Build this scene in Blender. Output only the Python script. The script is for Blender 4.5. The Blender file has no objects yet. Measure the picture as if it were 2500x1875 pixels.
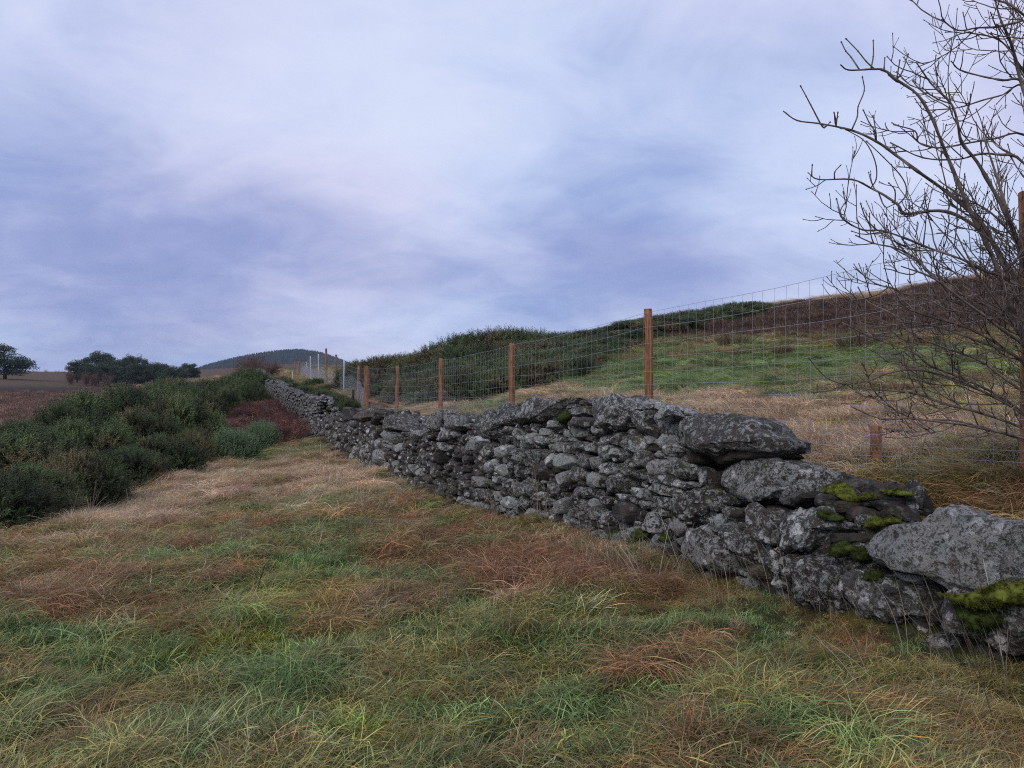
import bpy, math, random
import numpy as np
from mathutils import Vector

rng = np.random.default_rng(7)
random.seed(7)
SC = bpy.context.scene
COL = SC.collection

# ------------------------------------------------------------------ camera
FPX, CX, CY = 1880.0, 1250.0, 937.5          # focal length and centre for the 2500 px wide photograph
cam_d = bpy.data.cameras.new('camera')
cam_d.sensor_width = 36.0
cam_d.lens = 36.0 * FPX / 2500.0
cam_d.clip_start = 0.05
cam_d.clip_end = 9000.0
cam = bpy.data.objects.new('camera', cam_d)
COL.objects.link(cam)
cam.location = (0, 0, 0)
cam.rotation_euler = (math.radians(90), 0, 0)
SC.camera = cam

# ------------------------------------------------------------------ view / world / sun
SC.view_settings.view_transform = 'Standard'
SC.view_settings.look = 'None'
SC.view_settings.gamma = 1.0
SC.view_settings.use_curve_mapping = False
SC.view_settings.exposure = 0.0
SC.cycles.max_bounces = 6
SC.cycles.diffuse_bounces = 3
SC.cycles.glossy_bounces = 2
SC.cycles.transparent_max_bounces = 4
SC.cycles.volume_bounces = 0
SC.cycles.filter_width = 1.1
SC.cycles.use_denoising = False

SUN_EL, SUN_AZ = math.radians(38), math.radians(215)    # azimuth clockwise from +Y (view direction)

world = bpy.data.worlds.new('World')
SC.world = world
world.use_nodes = True
NT = world.node_tree
NT.nodes.clear()


class G:
    """small helper for building node trees"""
    def __init__(self, tree):
        self.t = tree

    def n(self, kind, **kw):
        nd = self.t.nodes.new(kind)
        for k, v in kw.items():
            if k.startswith('i_'):
                nd.inputs[k[2:].replace('_', ' ')].default_value = v
            else:
                setattr(nd, k, v)
        return nd

    def put(self, sock, v):
        if v is None:
            return
        if hasattr(v, 'is_linked'):
            self.t.links.new(v, sock)
        else:
            sock.default_value = v

    def math(self, op, a, b=None, c=None, clamp=False):
        nd = self.n('ShaderNodeMath', operation=op, use_clamp=clamp)
        for s, v in zip(nd.inputs, (a, b, c)):
            self.put(s, v)
        return nd.outputs[0]

    def vmath(self, op, a, b=None, out=0):
        nd = self.n('ShaderNodeVectorMath', operation=op)
        self.put(nd.inputs[0], a)
        if b is not None:
            self.put(nd.inputs[1], b)
        return nd.outputs[out]

    def noise(self, vec, scale, detail=4.0, rough=0.55, dist=0.0, out=0):
        nd = self.n('ShaderNodeTexNoise')
        self.put(nd.inputs['Vector'], vec)
        nd.inputs['Scale'].default_value = scale
        nd.inputs['Detail'].default_value = detail
        nd.inputs['Roughness'].default_value = rough
        nd.inputs['Distortion'].default_value = dist
        return nd.outputs[out]

    def smooth(self, v, lo, hi, a=0.0, b=1.0):
        nd = self.n('ShaderNodeMapRange', interpolation_type='SMOOTHSTEP')
        self.put(nd.inputs['Value'], v)
        self.put(nd.inputs['From Min'], lo)
        self.put(nd.inputs['From Max'], hi)
        nd.inputs['To Min'].default_value = a
        nd.inputs['To Max'].default_value = b
        return nd.outputs[0]

    def mix(self, f, a, b):
        nd = self.n('ShaderNodeMix', data_type='RGBA')
        self.put(nd.inputs[0], f)
        for s, v in ((nd.inputs[6], a), (nd.inputs[7], b)):
            if isinstance(v, tuple) and len(v) == 3:
                v = (*v, 1.0)
            self.put(s, v)
        return nd.outputs[2]

    def mul(self, a, b):
        nd = self.n('ShaderNodeMix', data_type='RGBA', blend_type='MULTIPLY')
        nd.inputs[0].default_value = 1.0
        for s, v in ((nd.inputs[6], a), (nd.inputs[7], b)):
            if isinstance(v, tuple) and len(v) == 3:
                v = (*v, 1.0)
            self.put(s, v)
        return nd.outputs[2]


def build_world():
    g = G(NT)
    out = g.n('ShaderNodeOutputWorld')
    sky = g.n('ShaderNodeTexSky', sky_type='NISHITA', sun_disc=False)
    sky.sun_elevation = SUN_EL
    sky.sun_rotation = SUN_AZ
    bg0 = g.n('ShaderNodeBackground')
    g.put(bg0.inputs['Color'], sky.outputs[0])
    bg0.inputs['Strength'].default_value = 0.07
    tc = g.n('ShaderNodeTexCoord')
    d = tc.outputs['Generated']
    sep = g.n('ShaderNodeSeparateXYZ')
    g.put(sep.inputs[0], d)
    x, y, z = sep.outputs
    # direction projected on the cloud layer, gently flattened near the horizon
    zz = g.math('ADD', g.math('MAXIMUM', z, 0.0), 0.33)
    comb = g.n('ShaderNodeCombineXYZ')
    g.put(comb.inputs[0], g.math('DIVIDE', x, zz))
    g.put(comb.inputs[1], g.math('DIVIDE', y, zz))
    comb.inputs[2].default_value = 3.7
    p = g.vmath('MULTIPLY', comb.outputs[0], (0.85, 1.0, 1.0))
    p = g.vmath('ADD', p, (4.1, 1.3, 0.0))
    big = g.noise(p, 1.1, 3.0, 0.5, 0.5)
    med = g.noise(p, 3.0, 8.0, 0.58, 0.7)
    fine = g.noise(p, 8.0, 8.0, 0.62, 0.6)
    v = g.math('ADD', g.math('MULTIPLY', big, 0.56), g.math('MULTIPLY', med, 0.46))
    v = g.math('ADD', v, g.math('MULTIPLY', fine, 0.20))
    # cloud base: overall lighter overhead, a bluer, heavier bank lower down, thin bright strip at the skyline
    el = g.math('ARCSINE', z)
    bank = g.math('MULTIPLY', g.smooth(el, 0.02, 0.13), g.smooth(el, 0.34, 0.15))
    v = g.math('SUBTRACT', v, g.math('MULTIPLY', bank, 0.115))
    v = g.math('ADD', v, g.smooth(el, 0.2, 0.62, 0.0, 0.07))

    def lobe(px, py, width, amt, val):
        dv = Vector(((px - CX) / FPX, 1.0, -(py - CY) / FPX)).normalized()
        dot = g.vmath('DOT_PRODUCT', d, tuple(dv), out=1)
        f = g.smooth(dot, math.cos(width), 1.0)
        return g.math('ADD', val, g.math('MULTIPLY', f, amt))
    v = lobe(900, 430, 0.34, 0.13, v)       # pale thin patch of cloud left of the middle
    v = lobe(1150, 480, 0.16, 0.05, v)
    v = lobe(2150, 620, 0.24, 0.22, v)       # pale break above the hill
    v = lobe(1150, 40, 0.34, 0.07, v)
    v = lobe(60, 60, 0.30, 0.05, v)
    v = lobe(2100, 60, 0.34, 0.03, v)
    v = lobe(1950, 540, 0.16, 0.03, v)
    v = lobe(250, 640, 0.30, -0.09, v)       # heavier bank
    v = lobe(1650, 380, 0.32, -0.03, v)
    v = lobe(1300, 650, 0.20, -0.03, v)
    ramp = g.n('ShaderNodeValToRGB')
    cr = ramp.color_ramp
    cr.interpolation = 'B_SPLINE'
    stops = [(0.30, (0.235, 0.315, 0.615)), (0.42, (0.315, 0.392, 0.690)), (0.50, (0.415, 0.480, 0.750)),
             (0.58, (0.510, 0.570, 0.825)), (0.68, (0.625, 0.670, 0.905)), (0.82, (0.740, 0.755, 0.930))]
    cr.elements[0].position, cr.elements[0].color = stops[0][0], (*stops[0][1], 1)
    cr.elements[1].position, cr.elements[1].color = stops[-1][0], (*stops[-1][1], 1)
    for pos, c in stops[1:-1]:
        e = cr.elements.new(pos)
        e.color = (*c, 1)
    v = g.math('ADD', g.math('MULTIPLY', v, 0.88), 0.026)
    g.put(ramp.inputs[0], v)
    # pink-lilac evening tint in parts of the cloud, cyan-blue in others
    tint = g.noise(g.vmath('ADD', p, (9.0, 2.0, 5.0)), 0.9, 2.0, 0.5)
    warm = g.mix(g.smooth(tint, 0.38, 0.62), (0.95, 1.01, 1.03), (1.045, 0.985, 0.985))
    c = g.mul(ramp.outputs[0], warm)
    bg1 = g.n('ShaderNodeBackground')
    g.put(bg1.inputs['Color'], c)
    bg1.inputs['Strength'].default_value = 1.06
    mixs = g.n('ShaderNodeMixShader')
    mixs.inputs[0].default_value = 0.93            # cloud cover
    NT.links.new(bg0.outputs[0], mixs.inputs[1])
    NT.links.new(bg1.outputs[0], mixs.inputs[2])
    NT.links.new(mixs.outputs[0], out.inputs['Surface'])


build_world()
sun_d = bpy.data.lights.new('sun', 'SUN')
sun_d.energy = 1.5
sun_d.angle = math.radians(35)
sun_d.color = (1.0, 0.91, 0.80)
sun = bpy.data.objects.new('sun', sun_d)
COL.objects.link(sun)
sdir = Vector((math.sin(SUN_AZ) * math.cos(SUN_EL), math.cos(SUN_AZ) * math.cos(SUN_EL), math.sin(SUN_EL)))
sun.rotation_euler = (-sdir).to_track_quat('-Z', 'Y').to_euler()

# ------------------------------------------------------------------ numpy noise


def _hash(ix, iy, iz):
    h = (ix * 374761393 + iy * 668265263 + iz * 2147483647 + 1013904223) & 0xffffffff
    h = ((h ^ (h >> 13)) * 1274126177) & 0xffffffff
    h = ((h ^ (h >> 15)) * 2246822519) & 0xffffffff
    return ((h ^ (h >> 16)) & 0xffffff) / float(0xffffff)


def vnoise(p):
    p = np.asarray(p, float)
    i = np.floor(p).astype(np.int64)
    f = p - i
    f = f * f * f * (f * (f * 6 - 15) + 10)
    r = 0
    for dx in (0, 1):
        wx = f[..., 0] if dx else 1 - f[..., 0]
        for dy in (0, 1):
            wy = f[..., 1] if dy else 1 - f[..., 1]
            for dz in (0, 1):
                wz = f[..., 2] if dz else 1 - f[..., 2]
                r = r + wx * wy * wz * _hash(i[..., 0] + dx, i[..., 1] + dy, i[..., 2] + dz)
    return r * 2 - 1


def fbm(p, octv=4, gain=0.5):
    a, s, r = 1.0, 1.0, 0
    p = np.asarray(p, float)
    for k in range(octv):
        r = r + a * vnoise(p * s + 17.3 * k)
        a *= gain
        s *= 2.03
    return r


def n2(x, y, sc, off=0.0, octv=3):
    return fbm(np.stack([x * sc + off, y * sc - off * 0.7, np.full_like(x, off * 1.3)], -1), octv)

# ------------------------------------------------------------------ mesh / object helpers


def new_mesh(name, verts, faces, smooth=False, sharp=None):
    """verts (n,3) array; faces: list of (k,m) int arrays with m corners each"""
    me = bpy.data.meshes.new(name)
    verts = np.asarray(verts, np.float32)
    faces = [np.asarray(f, np.int32) for f in faces if len(f)]
    me.vertices.add(len(verts))
    me.vertices.foreach_set('co', verts.ravel())
    nl = sum(f.size for f in faces)
    npoly = sum(len(f) for f in faces)
    me.loops.add(nl)
    me.polygons.add(npoly)
    me.loops.foreach_set('vertex_index', np.concatenate([f.ravel() for f in faces]))
    sizes = np.concatenate([np.full(len(f), f.shape[1], np.int32) for f in faces])
    starts = np.concatenate([[0], np.cumsum(sizes)[:-1]]).astype(np.int32)
    me.polygons.foreach_set('loop_start', starts)
    if smooth:
        me.polygons.foreach_set('use_smooth', np.ones(npoly, bool))
    me.update(calc_edges=True)
    me.validate()
    if smooth and sharp is not None:
        me.set_sharp_from_angle(angle=math.radians(sharp))
    return me


def obj(name, me, mat=None, parent=None, loc=None):
    o = bpy.data.objects.new(name, me)
    COL.objects.link(o)
    if mat is not None and not me.materials:
        me.materials.append(mat)
    if parent is not None:
        o.parent = parent
    if loc is not None:
        o.location = loc
    return o


def empty(name, loc=(0, 0, 0), rz=0.0):
    o = bpy.data.objects.new(name, None)
    COL.objects.link(o)
    o.location = loc
    o.rotation_euler = (0, 0, rz)
    o.empty_display_size = 0.2
    return o


def tag(o, label=None, cat=None, group=None, kind=None):
    for k, v in (('label', label), ('category', cat), ('group', group), ('kind', kind)):
        if v:
            o[k] = v
    return o


class MB:
    """collects vertices and faces"""
    def __init__(self):
        self.v, self.f, self.n = [], {}, 0

    def add(self, v, *faces):
        v = np.asarray(v, float)
        for f in faces:
            f = np.asarray(f)
            if len(f):
                self.f.setdefault(f.shape[1], []).append(f + self.n)
        self.v.append(v)
        self.n += len(v)

    def mesh(self, name, **kw):
        return new_mesh(name, np.concatenate(self.v), [np.concatenate(a) for a in self.f.values()], **kw)


def tube(path, rad, sides=6, cap=True):
    """tapered tube along a polyline -> verts, quads, tris"""
    P = np.asarray(path, float)
    n = len(P)
    R = np.broadcast_to(np.asarray(rad, float), (n,))
    T = np.gradient(P, axis=0)
    T /= np.linalg.norm(T, axis=1)[:, None] + 1e-12
    ref = np.array([0, 0, 1.0]) if abs(T[:, 2]).mean() < 0.8 else np.array([0, 1.0, 0])
    A = np.cross(T, ref)
    A /= np.linalg.norm(A, axis=1)[:, None] + 1e-12
    B = np.cross(T, A)
    th = np.arange(sides) * 2 * math.pi / sides
    V = P[:, None] + R[:, None, None] * (np.cos(th)[None, :, None] * A[:, None] + np.sin(th)[None, :, None] * B[:, None])
    V = V.reshape(-1, 3)
    i = np.arange(n - 1)[:, None] * sides
    j = np.arange(sides)[None]
    j2 = (j + 1) % sides
    Q = np.stack([i + j, i + j2, i + sides + j2, i + sides + j], -1).reshape(-1, 4)
    tris = np.zeros((0, 3), int)
    if cap:
        V = np.concatenate([V, P[:1], P[-1:]])
        a, b = n * sides, n * sides + 1
        jj = np.arange(sides)
        k = (jj + 1) % sides
        tris = np.concatenate([np.stack([k, jj, np.full(sides, a)], -1),
                               np.stack([(n - 1) * sides + jj, (n - 1) * sides + k, np.full(sides, b)], -1)])
    return V, Q, tris


def catmull(P, per):
    P = np.asarray(P, float)
    Q = np.concatenate([2 * P[:1] - P[1:2], P, 2 * P[-1:] - P[-2:-1]])
    t = np.linspace(0, 1, per, endpoint=False)[:, None]
    out = []
    for i in range(1, len(Q) - 2):
        a, b, c, d = Q[i - 1], Q[i], Q[i + 1], Q[i + 2]
        out.append(0.5 * (2 * b + (c - a) * t + (2 * a - 5 * b + 4 * c - d) * t ** 2 + (3 * b - a - 3 * c + d) * t ** 3))
    out.append(P[-1:])
    return np.concatenate(out)

# ------------------------------------------------------------------ terrain height
# (px, py, depth): what the photograph shows at that depth, turned into a point of the land


CTRL = [
    (1250, 1875, 3.2), (0, 1875, 3.35), (2500, 1875, 2.95), (2500, 1735, 3.6), (2300, 1640, 4.0), (-500, 1900, 3.6), (3100, 1800, 2.6),
    (400, 1500, 5.8), (0, 1500, 6.0), (0, 1300, 10.4), (300, 1210, 14.5), (560, 1125, 21.0), (700, 1075, 26.0),
    (900, 1300, 9.0), (600, 1250, 11.9), (1300, 1450, 6.0), (1700, 1560, 4.6),
    # foot of the wall
    (2600, 1640, 3.88), (2290, 1560, 4.38), (2000, 1490, 5.0), (1800, 1410, 5.97), (1660, 1370, 6.61), (1500, 1340, 7.24),
    (1400, 1300, 8.19), (1250, 1260, 9.44), (1100, 1215, 11.4), (1000, 1190, 13.0), (900, 1140, 16.7), (830, 1105, 20.2),
    (770, 1070, 26.5), (700, 1022, 36), (650, 985, 48), (635, 950, 65), (620, 930, 80),
    # ground behind the wall and along the fence
    (2490, 1150, 5.45), (2140, 1145, 6.9), (1850, 1105, 8.4), (1585, 1070, 10.1), (1250, 1045, 14.8), (1075, 1018, 19.4), (978, 1010, 24.1), (905, 1008, 28.8),
    (875, 985, 33), (840, 965, 38), (820, 955, 42), (797, 943, 46), (777, 936, 52), (758, 928, 60), (735, 920, 75), (720, 916, 85),
    # rough field and hill on the right
    (2000, 1060, 9.2), (2000, 1000, 11.2), (2000, 950, 14.5), (2000, 900, 20), (2000, 850, 27), (2000, 800, 34), (2000, 742, 44), (2000, 748, 60), (2000, 780, 95),
    (2400, 1080, 7.2), (2400, 950, 12), (2400, 850, 20), (2400, 760, 30), (2400, 682, 42), (2400, 690, 60), (2400, 730, 95),
    (2900, 1000, 9), (2900, 750, 25), (2900, 620, 42), (2900, 660, 90),
    (1600, 975, 16), (1600, 900, 24), (1600, 850, 30), (1600, 805, 36), (1600, 815, 43), (1600, 830, 70), (1700, 800, 45), (1800, 778, 46), (1860, 756, 47), (1700, 812, 70),
    (1450, 945, 21), (1300, 968, 22), (1180, 988, 23.5), (1250, 912, 34), (1430, 862, 36), (1430, 840, 50), (1000, 935, 38), (900, 938, 50), (1100, 895, 60), (1250, 880, 80),
    # the far left moor
    (-300, 1250, 12), (-300, 1030, 40), (0, 1015, 42), (250, 1020, 36), (0, 985, 62), (150, 962, 85), (0, 952, 100), (300, 948, 130), (40, 930, 170), (300, 945, 180), (500, 935, 150),
    (100, 908, 260), (0, 906, 260), (-200, 904, 260), (300, 912, 260), (450, 920, 250), (610, 906, 110), (610, 908, 160), (690, 897, 200), (690, 889, 300), (800, 890, 300),
    (100, 925, 450), (600, 905, 500), (1250, 900, 200), (1800, 880, 250), (2400, 800, 250), (1250, 925, 600), (2200, 900, 600), (200, 932, 900),
    (0, 936, 1800), (1250, 934, 1800), (2500, 930, 1800), (-1500, 936, 1800), (4000, 930, 1800),
]


def _build_terrain():
    q, e = [], []

    def put(x, y, z):
        r = math.hypot(x, y)
        q.append((x, y))
        e.append(z / r)
    for px, py, Y in CTRL:
        put((px - CX) / FPX * Y, Y, -(py - CY) / FPX * Y)
    for az in (75, 105, 140, 180, 220, 255, 285):
        for r in (2.5, 8, 30, 120, 500, 1800):
            a = math.radians(az)
            side = math.sin(a)
            z = -1.6 - 0.02 * r * (r < 60) * (side < 0) - (0.4 if side < 0 else 0) + (0.055 * min(r, 60) if side > 0 else 0)
            put(r * math.sin(a), r * math.cos(a), z)
    return np.array(q), np.array(e)


def _warp(x, y):
    r = np.maximum(np.hypot(x, y), 2.5)
    rr = np.hypot(x, y) + 1e-9
    return np.stack([2.6 * x / rr, 2.6 * y / rr, 1.0 * np.log(r)], -1), r


_q, _e = _build_terrain()
_qw, _ = _warp(_q[:, 0], _q[:, 1])


def _phi(a, b):
    d2 = ((a[:, None, :] - b[None]) ** 2).sum(-1)
    return np.sqrt(d2 + 0.04 ** 2)


_A = _phi(_qw, _qw)
_n = len(_qw)
_M = np.zeros((_n + 1, _n + 1))
_M[:_n, :_n] = _A - 0.0015 * np.eye(_n)
_M[:_n, _n] = 1
_M[_n, :_n] = 1
_W = np.linalg.solve(_M, np.concatenate([_e, [0]]))


def base_h(x, y):
    x = np.asarray(x, float).ravel()
    y = np.asarray(y, float).ravel()
    out = np.empty(len(x))
    for i in range(0, len(x), 20000):
        xs, ys = x[i:i + 20000], y[i:i + 20000]
        w, r = _warp(xs, ys)
        e = _phi(w, _qw) @ _W[:_n] + _W[_n]
        z = e * r
        rr = np.hypot(xs, ys)
        k = np.clip(rr / 2.5, 0, 1)
        out[i:i + 20000] = np.where(rr < 2.5, -1.6 * (1 - k) + z * k, z)
    return out


def height(x, y):
    x = np.asarray(x, float)
    y = np.asarray(y, float)
    sh = x.shape
    x, y = x.ravel(), y.ravel()
    r = np.hypot(x, y)
    z = base_h(x, y)
    z = z + (0.07 * n2(x, y, 1.5, 3.1, 2) + 0.05 * n2(x, y, 3.4, 9.1, 2)) * np.clip(40 / (r + 5), 0, 1) * np.clip(r / 3, 0, 1)
    z = z + 0.15 * n2(x, y, 0.45, 8.2, 3) * np.clip((r - 6) / 10, 0, 1) * np.clip(150 / (r + 1), 0, 1)
    return z.reshape(sh)


def H1(x, y):
    return float(height(np.array([x]), np.array([y]))[0])


def at(px, Y):
    """point of the land at picture column px and depth Y"""
    X = (px - CX) / FPX * Y
    return X, Y, H1(X, Y)


def proj(x, y, z):
    return CX + FPX * x / y, CY - FPX * z / y

# ------------------------------------------------------------------ what grows where
# kinds: 0 green, 1 straw, 2 rust, 3 moss, 4 olive


ZONES = [
    (1, 420, 1205, 190, 55, 1.3), (1, 700, 1165, 260, 50, 1.1), (1, 880, 1150, 110, 65, 1.3), (1, 150, 1290, 200, 45, 1.0), (1, 200, 1400, 250, 50, .6),
    (1, 2450, 1720, 150, 90, .7), (1, 1180, 1830, 110, 60, .9), (1, 330, 1270, 150, 40, .6),
    (2, 1250, 1370, 190, 70, 1.3), (2, 1480, 1410, 150, 60, 1.2), (2, 1050, 1290, 110, 50, 1.0), (2, 1650, 1440, 180, 50, 1.0), (2, 330, 1355, 60, 40, .8),
    (2, 950, 1440, 90, 50, .7), (2, 2000, 1570, 260, 45, 1.0), (2, 1900, 1690, 300, 50, .5), (2, 560, 1290, 80, 30, .6), (2, 1650, 1640, 160, 50, .7),
    (2, 1050, 1720, 160, 60, .5), (2, 500, 1820, 200, 40, .5), (2, 150, 1500, 160, 60, .5), (2, 400, 1500, 120, 50, .5), (2, 1950, 1830, 250, 50, .5),
    (0, 760, 1320, 140, 40, 1.2), (0, 1000, 1235, 60, 45, 1.3), (0, 880, 1400, 150, 45, .8), (0, 550, 1400, 120, 50, .6), (0, 100, 1760, 250, 120, 1.1),
    (0, 750, 1680, 250, 80, .8), (0, 1300, 1560, 150, 60, 1.0), (0, 1850, 1500, 150, 40, 1.0), (0, 1100, 1500, 100, 50, .8), (0, 2200, 1600, 90, 50, 1.4),
    (0, 1450, 1720, 220, 60, .8), (0, 280, 1600, 150, 60, .5), (0, 740, 1095, 60, 20, 1.2), (0, 550, 1700, 200, 80, .6), (0, 1250, 1830, 250, 50, .7),
    (3, 690, 1420, 110, 45, 1.5), (3, 650, 1475, 90, 30, 1.5), (3, 430, 1600, 80, 28, 1.4), (3, 680, 1590, 120, 45, 1.2), (3, 880, 1800, 120, 50, .9),
    (3, 1450, 1810, 180, 45, .9), (3, 2260, 1630, 100, 45, 1.0), (3, 1950, 1760, 180, 50, .9), (3, 300, 1710, 90, 30, .9), (3, 640, 1095, 22, 8, 1.5),
    # field behind the fence
    (0, 1750, 905, 320, 42, 1.9), (0, 1950, 965, 320, 22, 1.0), (0, 2100, 880, 340, 42, 1.7), (0, 1700, 945, 200, 18, 1.4), (0, 1500, 930, 80, 20, 1.1), (0, 2200, 1085, 50, 30, .8), (0, 1180, 990, 80, 14, 1.0),
    (2, 1780, 872, 170, 14, 1.5), (2, 2050, 905, 110, 16, 1.2), (1, 1900, 1020, 380, 45, 1.2), (1, 1720, 975, 150, 16, 1.3), (1, 2100, 1085, 260, 60, 1.4), (1, 2050, 960, 260, 20, .8),
    (1, 1400, 962, 130, 18, 1.2), (1, 1100, 1005, 120, 16, .9), (2, 2400, 1235, 140, 35, 1.4), (4, 2250, 1190, 160, 40, 1.2), (2, 1950, 1090, 90, 30, .6), (4, 2400, 1120, 120, 40, .8),
    (1, 150, 922, 400, 16, 2.0),
]
PAL = np.array([(.155, .212, .070), (.460, .345, .225), (.245, .130, .064), (.325, .330, .028), (.235, .200, .072)])


def zone_scores(x, y, z):
    px, py = proj(x, np.maximum(y, 0.5), z)
    S = np.zeros((len(x), 5))
    r = np.hypot(x, y)
    fs = np.clip(7.0 / (r + 2), 0.12, 1.1)
    S[:, 0] = .36 + .60 * n2(x, y, 2.2, 1.7) + .2 * n2(x, y, .4, 5.7)
    S[:, 1] = .08 + .45 * n2(x, y, 1.1, 21.0)
    S[:, 2] = .24 + .50 * n2(x, y, 2.0, 42.0)
    S[:, 3] = .06 + .65 * n2(x, y, 1.9, 63.0)
    S[:, 4] = .44 + .50 * n2(x, y, 2.3, 84.0)
    for k, zx, zy, rx, ry, w in ZONES:
        d = ((px - zx) / rx) ** 2 + ((py - zy) / ry) ** 2
        S[:, k] += (.40 if k == 2 else .54) * w * np.exp(-d * 0.7)
    bot = np.clip((py - 1430) / 250, 0, 1) * (y < 9)
    S[:, 0] += .16 * bot
    S[:, 3] += .24 * bot
    S[:, 1] -= .55 * bot
    S[:, 4] += .24 * bot
    S[:, 1] += 1.2 * ((px > 1840) & (r > 47) & (r < 80))
    return S, px, py


def heather_w(px, py, r):
    """where dark heather covers the slope (right hill top, left moor)"""
    a = np.clip((834 - py + (px - 2000) * -0.02) / 22, 0, 1) * (px > 1480) * (r > 20) * (r < np.where(px > 1840, 49 + 2.5 * np.sin(px * .02), 999))
    b = np.clip((py - 938) / 10, 0, 1) * (px < 420) * (r > 38)
    return np.clip(np.maximum(a, b), 0, 1)


def zone_color(x, y, z):
    S, px, py = zone_scores(x, y, z)
    E = np.exp(4.0 * S)
    E /= E.sum(1)[:, None]
    c = E @ PAL
    r = np.hypot(x, y)
    hw = heather_w(px, py, r)[:, None]
    left = (px < 900)[:, None]
    c = c * (1 - hw) + np.where(left, (.152, .096, .068), (.105, .068, .048)) * hw
    far = np.clip((r - 120) / 80, 0, 1)[:, None]
    field = np.array((.42, .28, .18))
    c = c * (1 - far * (px < 900)[:, None]) + field * far * (px < 900)[:, None] * (1 - hw) + c * hw * far * (px < 900)[:, None]
    return c, S, px, py, hw[:, 0]

# ------------------------------------------------------------------ materials


def mat(name):
    m = bpy.data.materials.new(name)
    m.use_nodes = True
    m.node_tree.nodes.clear()
    g = G(m.node_tree)
    out = g.n('ShaderNodeOutputMaterial')
    b = g.n('ShaderNodeBsdfPrincipled')
    m.node_tree.links.new(b.outputs[0], out.inputs['Surface'])
    b.inputs['Roughness'].default_value = 0.8
    b.inputs['Specular IOR Level'].default_value = 0.25
    return m, g, b


def bump(g, b, h, strength, dist):
    nd = g.n('ShaderNodeBump')
    nd.inputs['Strength'].default_value = strength
    nd.inputs['Distance'].default_value = dist
    g.put(nd.inputs['Height'], h)
    g.put(b.inputs['Normal'], nd.outputs[0])


def ground_material():
    m, g, b = mat('ground')
    a = g.n('ShaderNodeAttribute', attribute_name='zone')
    geo = g.n('ShaderNodeNewGeometry')
    p = geo.outputs['Position']
    f = g.noise(p, 9.0, 6.0, 0.7)
    f2 = g.noise(p, 1.1, 6.0, 0.65)
    c = g.mul(a.outputs['Color'], g.mix(g.smooth(f, 0.3, 0.7), (0.45, 0.42, 0.40), (1.05, 1.05, 1.0)))
    c = g.mul(c, g.mix(g.smooth(f2, 0.3, 0.7), (0.7, 0.68, 0.68), (1.15, 1.12, 1.1)))
    g.put(b.inputs['Base Color'], c)
    b.inputs['Roughness'].default_value = 0.95
    bump(g, b, g.noise(p, 14.0, 6.0, 0.7), 0.7, 0.05)
    return m


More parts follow.
